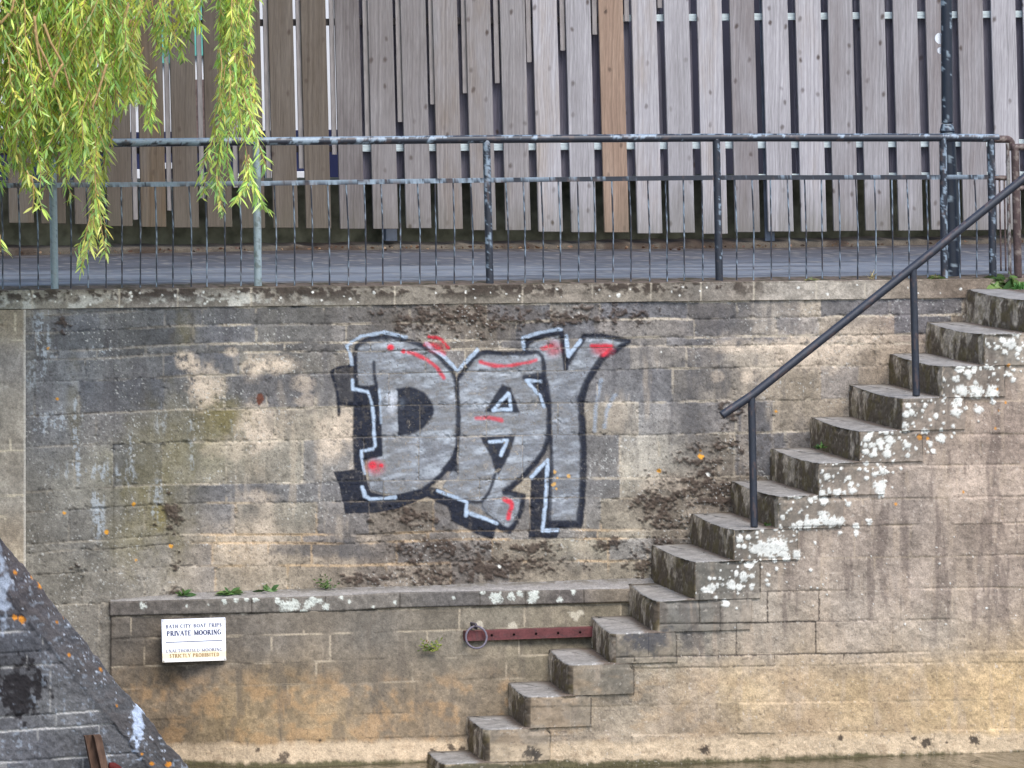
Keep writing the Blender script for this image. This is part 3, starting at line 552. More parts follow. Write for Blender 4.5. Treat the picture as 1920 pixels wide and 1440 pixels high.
# ------------------------------------------------------------------ the painted letters
def g2p(p): return np.array([(580+x/3, 580+y/3) for x, y in p])
SG = 1.25
gu, gv = np.meshgrid(np.arange(612, 1186, SG), np.arange(612, 1014, SG))
gn = fbm(gu/5, gv/5, 301, 3, .7); gn2 = fbm(gu/14, gv/14, 302, 4); gst = fbm(gu/30+gv/70, gv/8+gu/60, 303, 4)
wx = (fbm(gu/16, gv/16, 304, 3)-.5)*3; wy = (fbm(gu/16, gv/16, 305, 3)-.5)*3
GU, GV = gu+wx, gv+wy
def segdist(poly, closed=False):
    P = g2p(poly); 
    if closed: P = np.vstack([P, P[:1]])
    d = np.full(GU.shape, 1e9)
    for (ax, ay), (bx, by) in zip(P[:-1], P[1:]):
        dx, dy = bx-ax, by-ay; l2 = dx*dx+dy*dy+1e-9
        t = np.clip(((GU-ax)*dx+(GV-ay)*dy)/l2, 0, 1)
        d = np.minimum(d, np.hypot(GU-ax-t*dx, GV-ay-t*dy))
    return d
def inside(poly):
    P = g2p(poly); ins = np.zeros(GU.shape, bool); j = len(P)-1
    for i in range(len(P)):
        (xi, yi), (xj, yj) = P[i], P[j]
        c = ((yi > GV) != (yj > GV)) & (GU < (xj-xi)*(GV-yi)/(yj-yi+1e-9)+xi)
        ins ^= c; j = i
    return ins
def smoothline(p, k=2):
    p = np.array(p, float)
    for _ in range(k):
        q = [p[0]]
        for a, b in zip(p[:-1], p[1:]): q += [.75*a+.25*b, .25*a+.75*b]
        q.append(p[-1]); p = np.array(q)
    return [tuple(x) for x in p]
GC = np.zeros(GU.shape+(3,), np.float32); GA = np.zeros(GU.shape, np.float32)
def lay(mask, c, jit=.18):
    global GC, GA
    m = np.clip(mask, 0, 1).astype(np.float32)
    c = np.asarray(c)*(1-jit+2*jit*gn[..., None])
    a = m+GA*(1-m)
    GC = np.where(a[..., None] > 1e-5, (c*m[..., None]+GC*(GA*(1-m))[..., None])/np.maximum(a, 1e-5)[..., None], c).astype(np.float32); GA = a
def fill(poly, c, a=.86, soft=2.6, jit=.18, tex=None):
    d = segdist(poly, True); sd_ = np.where(inside(poly), d, -d)
    m = sst(-soft, soft, sd_)*a
    lay(m*(tex if tex is not None else 1), c, jit)
def stroke(poly, w, c, a=.91, soft=2.7, sm=True, jit=.16, dry=.0):
    d = segdist(smoothline(poly) if sm else poly); hw = w/6*1.03
    m = (1-sst(hw-soft, hw+soft, d+(gn2-.5)*2.4+(gn-.5)*1.4))*a
    lay(m*(1-dry*sst(.5, .7, gn)), c, jit)
def puff(x, y, rx, ry, c, a):
    px, py = 580+x/3, 580+y/3; d = np.sqrt(((GU-px)/(rx/3))**2+((GV-py)/(ry/3))**2); lay(sst(1.1, .1, d)*a, c, .15)
BK, SV, BL, RD = L(34, 38, 50), L(142, 146, 152), L(190, 208, 228), L(208, 58, 72)
silver = (.70+.4*sst(.28, .68, gst))*(.80+.4*gn2)
D_ = [(258,205),(340,168),(440,152),(560,172),(680,222),(775,308),(832,395),(842,600),(830,760),(780,880),(700,965),(600,1025),(480,1045),(345,1012),(330,900),(330,840),(410,820),(396,700),(386,480),(376,425),(280,440),(266,330)]
A_ = [(950,240),(1100,254),(1305,238),(1322,372),(1230,380),(1320,480),(1352,650),(1338,745),(1290,830),(1185,945),(1095,1025),(1200,1050),(1165,1190),(1115,1232),(1060,1195),(960,1120),(880,1080),(750,1000),(800,905),(832,870),(838,780),(846,600),(840,385)]
Y_ = [(1220,205),(1400,148),(1432,312),(1548,152),(1700,152),(1790,182),(1650,268),(1565,380),(1512,510),(1532,650),(1532,850),(1520,1205),(1345,1195),(1358,900),(1368,700),(1350,500),(1318,370),(1302,240),(1220,235)]
for p_ in (D_, A_, Y_): fill(p_, SV, .80, 2.0, .2, np.clip(silver, 0, 1.15))
for p_ in (D_, A_, Y_): fill(p_, L(192, 200, 208), .5, 2.6, .1, sst(.48, .72, .45*gst+.55*fbm(gu/30, gv/18, 306, 4))); fill(p_, L(118, 116, 112), .25, 2.6, .2, sst(.5, .32, fbm(gu/26, gv/14, 307, 4)))
# black shadow blocks
fill([(112,345),(165,322),(245,310),(255,540),(168,540),(150,430)], BK, .62, 1.6, .2, .55+.6*gst)
stroke([(245,318),(168,325),(115,345),(150,430),(165,540),(165,590)], 14, BK, .95)
stroke([(165,530),(250,530)], 18, BK, .9)
fill([(245,425),(330,432),(380,430),(402,600),(412,825),(320,850),(300,905),(250,905),(245,700),(250,540)], BK, .95)
fill([(135,912),(300,896),(335,1000),(345,1030),(500,1056),(600,1022),(670,1050),(500,1118),(400,1140),(200,1146),(172,1000),(152,950)], BK, .93, 1.6, .2, .75+.4*gst)
fill([(480,1052),(600,1012),(700,1000),(872,1072),(892,1150),(1062,1200),(1030,1292),(950,1268),(802,1190),(782,1112),(660,1052),(540,1096)], BK, .93)
fill([(1248,950),(1345,850),(1362,900),(1345,1190),(1412,1242),(1390,1286),(1234,1280),(1242,1100)], BK, .93, 1.6, .2, .72+.4*gst)
fill([(1345,1190),(1420,1184),(1500,1188),(1532,1226),(1425,1228),(1345,1232)], BK, .93)
fill([(735,905),(822,815),(838,920),(800,912)], BK, .9, 3)
# outlines
stroke([(262,440),(258,330),(254,205),(340,165),(440,152),(560,176),(680,226),(772,310),(832,392),(838,600),(836,700),(826,800),(772,900),(690,980),(600,1032),(500,1052)], 24, BK)
stroke([(832,392),(880,330),(950,236),(1100,252),(1220,246),(1310,236),(1322,372)], 24, BK)
stroke([(1212,385),(1290,368),(1326,382),(1346,500),(1352,650),(1338,756),(1292,838),(1205,938),(1100,1026)], 30, BK)
fill([(1205,388),(1320,370),(1346,545),(1312,555),(1270,470)], BK, .9)
stroke([(1100,1028),(1205,1052),(1190,1130),(1160,1200),(1125,1244),(1080,1226),(1050,1196)], 30, BK, sm=False)
stroke([(1045,930),(1012,1030),(972,1082),(930,1086),(870,1072)], 20, BK)
stroke([(1060,1196),(980,1130),(970,1085)], 10, BK, .6)
fill([(1085,422),(1132,440),(1187,582),(984,577)], BK, .95)
fill([(957,716),(1162,704),(1122,820),(1062,935),(1042,902),(1020,830)], BK, .95)
fill([(495,450),(560,438),(642,470),(692,540),(697,590),(642,660),(560,700),(500,712)], BK, .95, 1.8, .2, .88+.25*gst)
stroke([(495,450),(560,440),(642,470),(690,540),(694,600),(640,662),(560,702)], 16, BK, .85)
stroke([(360,300),(364,380),(376,440),(392,620),(402,820)], 18, BK)
stroke([(1210,240),(1226,182),(1330,142),(1418,132),(1442,330)], 26, BK, sm=False)
stroke([(1442,330),(1462,280),(1550,150),(1650,146),(1795,180),(1720,230),(1650,272)], 28, BK, sm=False)
stroke([(1650,268),(1572,380),(1522,500),(1536,650),(1542,850),(1536,1000),(1520,1215)], 38, BK)
puff(1515, 510, 26, 40, BK, .9)
stroke([(1350,660),(1362,760),(1366,880),(1352,1190)], 16, BK, .85)
# pale blue-white keylines
for pl, w_, a_ in [([(238,312),(228,250),(208,206),(290,152),(420,130),(545,156)], 18, .75), ([(655,192),(760,268),(830,346),(942,228)], 20, .85), ([(242,398),(240,448),(328,462),(356,550),(370,770)], 18, .9),
    ([(360,785),(290,798),(310,925)], 16, .9), ([(300,1000),(312,1052),(342,1068),(482,1058)], 20, .9), ([(722,1020),(884,1082),(880,1158)], 20, .9), ([(890,1140),(1052,1202)], 22, .9),
    ([(1206,222),(1200,160),(1300,128),(1415,112)], 18, .7), ([(1446,150),(1455,262),(1522,174)], 20, .9), ([(1302,404),(1218,400),(1300,490),(1318,548)], 18, .9),
    ([(1032,566),(1120,472),(1136,562),(1032,566)], 18, .95), ([(1015,746),(1112,735),(1076,818)], 20, .95), ([(1250,946),(1342,846),(1330,1060),(1312,1242),(1398,1240)], 20, .95)]:
    stroke(pl, w_, BL, a_*.88, 2.0, sm=False)
stroke([(1640,400),(1610,540),(1605,680)], 20, BL, .35, 3); stroke([(1722,480),(1672,560),(1660,660)], 20, BL, .35, 3)
stroke([(395,450),(402,640)], 12, BL, .5, 2); puff(466, 520, 40, 95, L(204, 208, 216), .8); puff(520, 530, 26, 40, L(120, 130, 142), .35)
# red
for x, y, r in [(455,215,17),(528,236,12),(357,876,19),(403,879,10)]: puff(x, y, r*1.5, r*1.5, RD, 1.6)
puff(372, 888, 66, 58, RD, .6); puff(1650, 228, 80, 50, RD, .65); puff(1372, 222, 60, 60, RD, .45); puff(720, 215, 70, 44, RD, .45)
stroke([(556,240),(640,268),(712,322),(756,386)], 20, RD, .85); stroke([(670,155),(742,160),(780,216)], 17, RD, .9); stroke([(650,196),(700,196),(755,250)], 22, RD, .45)
stroke([(960,294),(1040,318),(1140,318),(1272,285)], 18, RD, .85); stroke([(938,612),(1010,608),(1082,625)], 20, RD, .75); stroke([(1588,206),(1700,208),(1655,258)], 20, RD, .95, sm=False); stroke([(1310,220),(1362,204)], 20, RD, .85)
stroke([(1095,1068),(1142,1088),(1118,1172)], 24, RD, .95)
# chips and joints showing through
GA *= (1-.85*sst(.68, .80, gn)*sst(.42, .6, gn2)); GA *= .90+.10*sst(.62, .45, gn); GA *= 1-.28*sst(.56, .72, fbm(gu/9, gv/9, 308, 4))
vvj = gv-up_tilt(gu)+(fbm(gu/170, gv/170, 5, 2)-.5)*9; _, dhj, dvj = courses(gu, vvj, UPB, (70, 190), 21)
GA *= 1-.5*(1-sst(.6, 1.8, np.minimum(dhj, dvj)+(gn-.5)*2))
for (x, y, r) in [(1040,885,4),(1045,896,3),(1038,908,5),(1066,893,4),(1043,916,3)]:
    lay(circles(gu, gv, [(x, y, r)], gn, .5)*.9, L(206, 160, 90))
GA = np.where(GA < .03, 0, GA)
_, hh = paint_upper(gu, gv)
pt = PY(gu, gv, 0*gu); pt[..., 1] -= hh+.0025
fm = (GA[:-1, :-1]+GA[1:, :-1]+GA[1:, 1:]+GA[:-1, 1:]) > .06
F = gridfaces(*gu.shape, mask=fm); Vc, Fc, Cc = compact(pt.reshape(-1, 3), F, np.concatenate([GC.reshape(-1, 3), GA.reshape(-1, 1)], 1))
g = link('graffiti', Vc, Fc, M_SPRAY, wall, Cc)
g['label'] = 'silver and black spray-painted letters DAY with pale blue keylines and red accents'

# ------------------------------------------------------------------ stone staircase
YF = -1.05
stair = thing('stone_staircase', (2.0, -0.5, 0), 'worn stone staircase with white lichen rising to the right along the quay wall', 'staircase')
def slab(B, F, yb, z1, z0, width, rc, r=.012, seed=0):
    """stone step: rounded outline in plan, worn upper edge; returns verts, quads, colours"""
    XB, XF = B[0], F[0]
    yb2 = yb+.06; skew = (XF-XB)/(yb-YF)
    xb2 = XB-skew*.06
    # plan outline: right-back -> left-back -> rounded front-left corner -> right-front
    pts = [(xb2+width, yb2), (xb2, yb2)]
    a = np.array([XF, YF]); d1 = np.array([xb2-XF, yb2-YF]); d1 /= np.linalg.norm(d1); d2 = np.array([1.0, 0])
    for k in range(11):
        t = k/10; p0 = a+d1*rc; p2 = a+d2*rc
        pts.append(tuple((1-t)**2*p0+2*t*(1-t)*a+t*t*p2))
    pts.append((XF+width, YF))
    P3 = np.array([(x, y, 0) for x, y in pts])
    segs = [resample(P3[0:2], .08)[0], resample(P3[1:3], .008)[0][1:]]
    segs += [resample(P3[2:13], .008)[0][1:], resample(P3[12:14], .006)[0][1:], resample(np.array([P3[13], P3[0]]), .08)[0][1:-1]]
    o = np.vstack(segs)[:, :2]
    cen = np.array([(xb2+XF)/2+width/2, (yb2+YF)/2])
    tn = np.roll(o, -1, 0)-np.roll(o, 1, 0); tn /= np.linalg.norm(tn, axis=1)[:, None]; nr = np.stack([-tn[:, 1], tn[:, 0]], 1)
    sgn = np.sign(((o-cen)*nr).sum(1).mean()); nr *= sgn
    rows = []
    for z in np.linspace(z0, z1-r, max(8, int((z1-z0)/.0065))): rows.append((o, z))
    for k in range(1, 5):
        th = k/4*math.pi/2; rows.append((o-nr*r*(1-math.cos(th)), z1-r+r*math.sin(th)))
    ins = o-nr*r
    for s in np.linspace(.04, .98, 26): rows.append((cen+(ins-cen)*(1-s), z1))
    V = np.array([np.c_[q, np.full(len(q), z)] for q, z in rows])
    h_, w_ = V.shape[:2]
    NR = np.repeat(np.c_[nr, np.zeros(len(nr))][None], h_, 0)
    top = np.array([z >= z1-r*.5 for _, z in rows])[:, None]*np.ones((1, w_), bool)
    left = (NR[..., 0] < -.6) & ~top
    u, v = proj(V)
    cf, hf = paint_flank(u, v)
    n2 = fbm(V[..., 1]*30+V[..., 0]*30, V[..., 2]*30, 400+seed, 4); n3 = fbm(V[..., 1]*110+V[..., 0]*110, V[..., 2]*110, 401+seed, 3); nm = fbm(V[..., 1]*9+seed, V[..., 2]*5, 402+seed, 4)
    grey = fbm(V[..., 0]*12, V[..., 2]*12, 404+seed, 3)
    cf = cf*(.78+.3*grey[..., None]); cf = mixc(cf, L(96, 94, 86), .22*np.ones(u.shape)*(cf.mean(-1) < .5))
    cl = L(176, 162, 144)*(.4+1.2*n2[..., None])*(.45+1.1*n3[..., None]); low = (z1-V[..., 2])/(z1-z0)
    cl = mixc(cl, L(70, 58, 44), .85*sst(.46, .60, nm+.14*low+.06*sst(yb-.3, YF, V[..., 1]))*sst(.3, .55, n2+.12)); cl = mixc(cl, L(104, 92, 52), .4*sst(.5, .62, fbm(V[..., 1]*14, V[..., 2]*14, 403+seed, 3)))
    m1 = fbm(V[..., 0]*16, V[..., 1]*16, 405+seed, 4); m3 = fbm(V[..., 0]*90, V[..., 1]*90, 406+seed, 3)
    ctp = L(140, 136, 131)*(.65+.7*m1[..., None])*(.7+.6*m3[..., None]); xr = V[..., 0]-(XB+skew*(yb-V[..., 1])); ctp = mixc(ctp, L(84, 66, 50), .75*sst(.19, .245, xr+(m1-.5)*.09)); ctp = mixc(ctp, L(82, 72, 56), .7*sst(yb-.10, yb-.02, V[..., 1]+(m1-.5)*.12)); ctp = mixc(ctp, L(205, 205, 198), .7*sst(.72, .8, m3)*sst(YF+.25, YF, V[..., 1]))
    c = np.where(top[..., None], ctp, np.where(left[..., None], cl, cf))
    disp = np.where(left, (n2-.5)*.014, hf)*(~top)
    ew = np.clip(1-(z1-V[..., 2])/.05, 0, 1)*(~top)
    ch = fbm(V[..., 0]*7+V[..., 1]*7+seed, V[..., 2]*6+seed, 410+seed, 4); disp = disp-.030*sst(.56, .72, ch)*ew-.004*ew
    V = V+NR*disp[..., None]
    ty = np.clip((V[..., 1]-YF)/(yb-YF), 0, 1); rise = np.clip((V[..., 2]-z0)/(z1-z0), 0, 1)
    V[..., 2] += top*(m1-.5)*.010-rise**3*(.014*np.sin(math.pi*np.clip(ty*1.1, 0, 1))*np.clip(1-(V[..., 0]-XF)/.3, 0, 1)+.016*sst(.58, .75, ch)*top*0)
    i = np.arange(h_*w_).reshape(h_, w_); j = np.roll(i, -1, 1)
    Fq = np.stack([i[:-1], j[:-1], j[1:], i[1:]], -1).reshape(-1, 4)
    return V.reshape(-1, 3), Fq, c.reshape(-1, 3)
STEPS = []
allsteps = [(b, f, 0.0, .02) for b, f in UPS]+[(b, f, float(ywall(b[0], b[1])) if k else -0.14, .09 if k < 5 else .02) for k, (b, f) in enumerate(LOS)]
geo = []
for (b, f, yb, rc) in allsteps:
    F3 = PY(f[0], f[1], YF); z1 = float(F3[2]); B3 = PY(b[0], b[1], yb); geo.append((B3, F3, yb, z1, rc))
for k, (B3, F3, yb, z1, rc) in enumerate(geo):
    znext = geo[k+1][3]-.004 if k+1 < len(geo) else -.25
    w_ = 1.2 if k == 0 else (.62 if k == 9 else .42)
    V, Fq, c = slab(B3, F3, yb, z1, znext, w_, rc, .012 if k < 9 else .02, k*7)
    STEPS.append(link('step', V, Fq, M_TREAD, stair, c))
# side face under the steps
us5 = np.arange(880, 2300, S); vs5 = np.arange(560, 1482, S); U, Vv = np.meshgrid(us5, vs5)
col, h = paint_flank(U, Vv)
keep = np.zeros(U.shape, bool)
for (b, f) in UPS+LOS: keep |= (U > f[0]+22) & (Vv > f[1]+14)
pt = PY(U, Vv, YF+.014+0*U); pt[..., 1] -= h
km = keep[:-1, :-1] & keep[1:, 1:] & keep[:-1, 1:] & keep[1:, :-1]
F = gridfaces(*U.shape, mask=km); Vc, Fc, Cc = compact(pt.reshape(-1, 3), F, col.reshape(-1, 3))
link('side_wall', Vc, Fc, M_STONE, stair, Cc)

# ------------------------------------------------------------------ dark buttress at the left
YB = -1.5
us6 = np.arange(-330, 372, S); ts = np.arange(0, 1, S/420); U, T = np.meshgrid(us6, ts)
Vv = np.minimum(but_edge(U)+(fbm(U/26, U*0, 7, 5, .7)-.5)*22, 1470)+T*np.maximum(1486-but_edge(U), 2); Vv = np.minimum(Vv, 1500)
col, h = paint_buttress(U, Vv); pt = PY(U, Vv, YB+0*U); pt[..., 1] -= h
rows = [pt]; cl = [col]
e = pt[:1].copy()
for yy in (YB+.02, -1.0, -.5, .01): q = e.copy(); q[..., 1] = yy; q[..., 2] += .01; rows.insert(0, q); cl.insert(0, col[:1])
pt = np.concatenate(rows); col = np.concatenate(cl)
pt[..., 2] = np.maximum(pt[..., 2], -.4)
bt = thing('stone_buttress', (PY(100, 1430, YB)), 'dark sooty stone buttress with a diagonal top edge and orange lichen at the lower left', 'buttress')
link('masonry', pt.reshape(-1, 3), gridfaces(*pt.shape[:2]), M_STONE, bt, col.reshape(-1, 3))

# ------------------------------------------------------------------ water, path, ground
def mat_water():
    m, n, l, p = mat_base('river_water')
    p.inputs['Base Color'].default_value = (*L(74, 68, 52), 1); p.inputs['Roughness'].default_value = .06; p.inputs['IOR'].default_value = 1.33
    tc = n.new('ShaderNodeTexCoord'); mp = n.new('ShaderNodeMapping'); mp.inputs['Scale'].default_value = (5, 1.6, 1)
    nz = n.new('ShaderNodeTexNoise'); nz.inputs['Scale'].default_value = 1.6; nz.inputs['Detail'].default_value = 5
    l.new(tc.outputs['Object'], mp.inputs[0]); l.new(mp.outputs[0], nz.inputs['Vector'])
    bp = n.new('ShaderNodeBump'); bp.inputs['Strength'].default_value = .5; bp.inputs['Distance'].default_value = .05
    l.new(nz.outputs[0], bp.inputs['Height']); l.new(bp.outputs[0], p.inputs['Normal']); return m
ZW = float(PY(1400, 1428, YF)[2])
o = link('water', [(-60, -80, ZW), (60, -80, ZW), (60, .3, ZW), (-60, .3, ZW)], [(0, 1, 2, 3)], mat_water(), None, None, False); tag(o, kind='structure')
# path: follows the wall top
px = np.linspace(-330, 2300, 300); YFEN = 3.3
front = PY(px, vtop(px), 0*px); 
ys = np.r_[np.linspace(.30, 3.2, 70), np.linspace(3.25, 9, 8)]
X = np.repeat(front[None, :, 0], len(ys), 0); Yg = np.repeat(ys[:, None], len(px), 1)
Zf = np.repeat(front[None, :, 2], len(ys), 0)
Z = Zf+.004+.02*sst(1.6, 3.2, Yg)*(.5+.5*np.sin(X*1.1+2.0))+.012*(fbm(X*1.3, Yg*1.3, 501, 3)-.5)
X = X+0.12*(Yg)*0
n1 = fbm(X*.8, Yg*3.5, 502, 4); n2 = fbm(X*8, Yg*16, 503, 4); n3 = fbm(X*40, Yg*40, 504, 3)
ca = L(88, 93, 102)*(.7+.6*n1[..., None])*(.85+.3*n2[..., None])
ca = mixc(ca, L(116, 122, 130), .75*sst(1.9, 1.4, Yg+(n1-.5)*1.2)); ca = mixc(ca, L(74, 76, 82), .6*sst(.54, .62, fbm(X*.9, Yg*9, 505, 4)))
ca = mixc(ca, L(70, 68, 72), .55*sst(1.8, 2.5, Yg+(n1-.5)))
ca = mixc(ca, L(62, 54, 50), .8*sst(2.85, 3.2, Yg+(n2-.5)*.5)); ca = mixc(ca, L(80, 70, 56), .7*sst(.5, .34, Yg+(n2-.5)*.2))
gp = sst(.56, .64, fbm(X*2.2, Yg*5, 506, 4)); ca = ca*(1-.22*gp[..., None]); sp_ = sst(.70, .78, fbm(X*70, Yg*70, 507, 2)); ca = mixc(ca, L(150, 146, 138), .5*sp_)
ca = mixc(ca, L(200, 200, 196), .6*sst(.84, .88, n3)*sst(2.2, 2.9, Yg))
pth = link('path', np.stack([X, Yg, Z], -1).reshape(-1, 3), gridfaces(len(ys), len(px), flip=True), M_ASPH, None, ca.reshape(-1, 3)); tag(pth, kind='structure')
def zpath(x): return float(np.interp(x, front[:, 0], front[:, 2]))
M_GROUND = mat_plain('bare_ground', L(88, 82, 66), .95, .1, .4, 3)
g = link('ground', [(-300, 8.9, 2.78), (300, 8.9, 2.78), (300, 400, 2.78), (-300, 400, 2.78)], [(0, 1, 2, 3)], M_GROUND, None, None, False); tag(g, kind='structure')

# kerb under the fence
XF0 = PY(-330, 450, YFEN)[0]; XF1 = PY(2300, 440, YFEN)[0]
kx = np.arange(XF0, XF1, .02)
prof = [(3.30, -.03), (3.30, .035), (3.315, .05), (3.36, .055), (3.62, .055)]
kv = []
for (yy, zz) in prof:
    nn = fbm(kx*9, kx*0+yy*9, 511, 4)
    kv.append(np.stack([kx, yy+(nn-.5)*.05*(zz < .052), np.array([zpath(x) for x in kx])+zz+(nn-.5)*.03], -1))
kv = np.array(kv); nk = fbm(kv[..., 0]*16, kv[..., 2]*40, 512, 4)
ck = L(88, 80, 70)*(.4+1.1*nk[..., None]); ck = mixc(ck, L(58, 46, 38), .8*sst(.5, .62, fbm(kv[..., 0]*5, kv[..., 2]*9, 513, 4)))
kb = link('kerb', kv.reshape(-1, 3), gridfaces(*kv.shape[:2], flip=True), M_STONE, None, ck.reshape(-1, 3)); tag(kb, kind='structure')

# ------------------------------------------------------------------ board fence
YB0 = 3.26
fence = thing('board_fence', (0, YFEN, zpath(0)), 'tall weathered grey board fence with gaps, behind the path', 'fence')
def board(name, xl0, xr0, vt, vb, Y, th, mat, lean=.026, vref=190, bev=.004, cut=None):
    m = MB()
    def q(x, v): return PY(x+lean*(v-vref), v, Y)
    tl, tr, bl, br = q(xl0, vt), q(xr0, vt), q(xl0, vb), q(xr0, vb)
    D = np.array([0, th, 0])
    m.hexa([bl, br, br+D, bl+D], [tl, tr, tr+D, tl+D])
    o = m.build(name, mat, fence, bevel=bev); return o
VTOP = -330
rb = np.random.default_rng(3)
for k in range(-26, 22):
    xl = 1251+(61.1 if k > 0 else 62.0)*k+rb.uniform(-1.2, 1.2)
    w_ = 46.5+rb.uniform(-1, 1)
    bot = np.interp(xl, [0, 250, 640, 1000, 1270, 1440, 1900], [418, 425, 428, 434, 438, 434, 432])+rb.uniform(-2, 2)
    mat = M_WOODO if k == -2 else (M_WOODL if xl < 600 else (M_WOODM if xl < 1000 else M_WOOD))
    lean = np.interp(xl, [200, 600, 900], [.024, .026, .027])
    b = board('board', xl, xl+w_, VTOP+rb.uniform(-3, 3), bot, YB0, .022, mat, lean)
    if k == -2: b['label'] = 'warm orange-brown newer board among the grey ones'
for k in range(-8, 22):                                  # boards on the far side of the rails
    xl = 1140+58.3*k; board('rear_board', xl, xl+43.5, VTOP, 334+rb.uniform(-3, 3), 3.36, .02, M_WOODR, .027)
bx = [255,319,380,443,505,566,628,690,751,812,873,933,993,1056,1116,1176,1238]; bv = [412,395,372,352,334,316,290,258,229,196,175,156,117,95,65,40,15]
for x, v in zip(bx, bv):
    board('batten', x-5, x+4, VTOP, v, 3.285, .014, M_BATT, .022, v, .002)
M_RAILG = mat_plain('grey_green_treated_rail', L(188, 200, 202), .8, .2, .2, 14, (1, 8, 8))
M_RAILD = mat_plain('dark_timber_rail', L(52, 48, 48), .8, .2, .25, 14, (1, 8, 8))
def hrail(u0, u1, va, vb, hgt, mat, Y=3.305):
    m = MB(); a, b = PY(u0, va, Y), PY(u1, vb, Y); a2, b2 = PY(u0, va+hgt, Y), PY(u1, vb+hgt, Y); D = np.array([0, .035, 0])
    m.hexa([a2, b2, b2+D, a2+D], [a, b, b+D, a+D]); return m.build('rail', mat, fence, bevel=.004)
hrail(1160, 2300, 28, 16, 13, M_RAILG); hrail(-330, 1158, 44, 30, 13, M_RAILD)
hrail(640, 2300, 272, 258, 13, M_RAILG); hrail(-330, 638, 282, 273, 12, M_RAILD)
hrail(1400, 2300, 327, 318, 9, M_RAILG, 3.31)
M_POST = mat_plain('blue_grey_steel_post', L(98, 106, 120), .6, .4, .2, 12)
for x in (722, 1427):
    m = MB(); a, b = PY(x-10, VTOP+40, 3.40), PY(x+11, VTOP+40, 3.40); a2, b2 = PY(x+2, 452, 3.40), PY(x+23, 452, 3.40); D = np.array([0, .08, 0])
    if x > 1000:
        for V_ in (a, b, a2, b2): V_ += PY(0, 0, 3.345)*0
        a, b = PY(x-10, VTOP+40, 3.342), PY(x+8, VTOP+40, 3.342); a2, b2 = PY(x+8, 452, 3.342), PY(x+26, 452, 3.342); D = np.array([0, .016, 0])
    m.hexa([a2, b2, b2+D, a2+D], [a, b, b+D, a+D]); m.build('post', M_POST, fence, bevel=.003)
# low mossy wall behind the boards
lw = MB(); a = PY(-330, 345, 3.64); b = PY(2300, 322, 3.64); z0 = 2.6
lw.hexa([(a[0], 3.64, z0), (b[0], 3.64, z0), (b[0], 3.95, z0), (a[0], 3.95, z0)], [(a[0], 3.64, a[2]), (b[0], 3.64, b[2]), (b[0], 3.95, b[2]), (a[0], 3.95, a[2])])
o = lw.build('low_wall', mat_plain('mossy_render', L(98, 98, 84), .95, .1, .5, 9, bump=.4), None, (0, 3.64, 2.6), bevel=.01); tag(o, 'low dark mossy wall seen through gaps under the board fence', 'wall')

# building behind the fence
bld = thing('building', (0, 7, 2.8), 'dark building standing behind the board fence, white-walled at its left end', 'building')
M_DARK = mat_plain('dark_cladding', L(40, 40, 54), .6, .4, .3, 2); M_WHT = mat_plain('white_painted_wall', L(225, 228, 232), .8, .2, .06, 3); M_NAVY = mat_plain('navy_plinth', L(34, 40, 74), .5, .4, .2, 3)
M_TEAL = mat_plain('teal_glass', L(110, 190, 180), .15, .5, .3, 6)
YBL = 6.2
def panel(name, u0, u1, va, vb, Y, mat, th=.1, parent=bld):
    m = MB(); a, b = PY(u0, va, Y), PY(u1, vb, Y); m.box((a[0], Y, b[2]), (b[0], Y+th, a[2])); return m.build(name, mat, parent)
panel('dark_wall', 640, 2600, -900, 470, YBL, M_DARK, 3.0)
panel('white_wall', -900, 639, -900, 262, YBL-.02, M_WHT, 3.0)
panel('plinth', -900, 639, 262.5, 470, YBL-.06, M_NAVY, 3.0)
for (u0, u1, va, vb) in [(300, 350, -90, 118), (362, 400, -90, 104), (404, 424, -90, 104)]: panel('window', u0, u1, va, vb, YBL-.06, M_TEAL, .05)
panel('brown_wall', 340, 440, 150, 260, YBL-.08, mat_plain('brown_brick', L(112, 96, 92), .9, .2, .4, 8, (1, 1, 4)), .07)
for (u0, u1, va, vb) in [(250, 285, 318, 334), (305, 330, 306, 316), (430, 470, 326, 342), (500, 540, 322, 340), (556, 580, 322, 336)]: panel('white_block', u0, u1, va, vb, YBL-.12, M_WHT, .05)
sg = panel('blue_panel', 1842, 1866, -60, 66, 3.43, mat_plain('blue_sign_enamel', L(34, 76, 160), .4, .5, .06, 3), .006, None); tag(sg, 'blue sign showing through a gap at the upper right of the fence', 'sign'); sg.name = 'blue_sign'

# ------------------------------------------------------------------ railing along the path edge
def railcol(t, th, nrm, wear, seed, pos):
    n = fbm(t*16+seed, th*.8+seed, 600+seed, 6, .72); n2 = fbm(t*110, th*4, 601+seed, 3); n0 = fbm(pos[:, 0]*1.3+seed, pos[:, 2]*2.5, 602+seed, 3)
    c = np.repeat(L(38, 42, 52)[None], len(t), 0)*(.7+.6*n2[:, None])
    upb = np.clip(nrm[:, 2], 0, 1)*.20
    m = sst(.59, .68, n+upb+wear+(n0-.5)*.25); c = mixc(c, L(142, 158, 172)*(.75+.5*n2[:, None]), .85*m)
    m = sst(.66, .72, fbm(t*15+3, th*1.3, 603+seed, 4)+wear*.3); c = mixc(c, L(112, 90, 80), .35*m)
    return c
RY = .10
rail = thing('path_railing', (PY(960, 535, RY)), 'black iron railing with chipped pale paint and thin balusters along the wall top', 'railing')
def vr(u): return np.interp(u, [-330, 0, 200, 900, 1345, 1760, 1870, 1900], [277, 272, 268, 261, 258, 258, 259, 262])
def vm(u): return np.interp(u, [-330, 0, 480, 900, 1345, 1870], [348, 345, 341, 335, 330, 329])
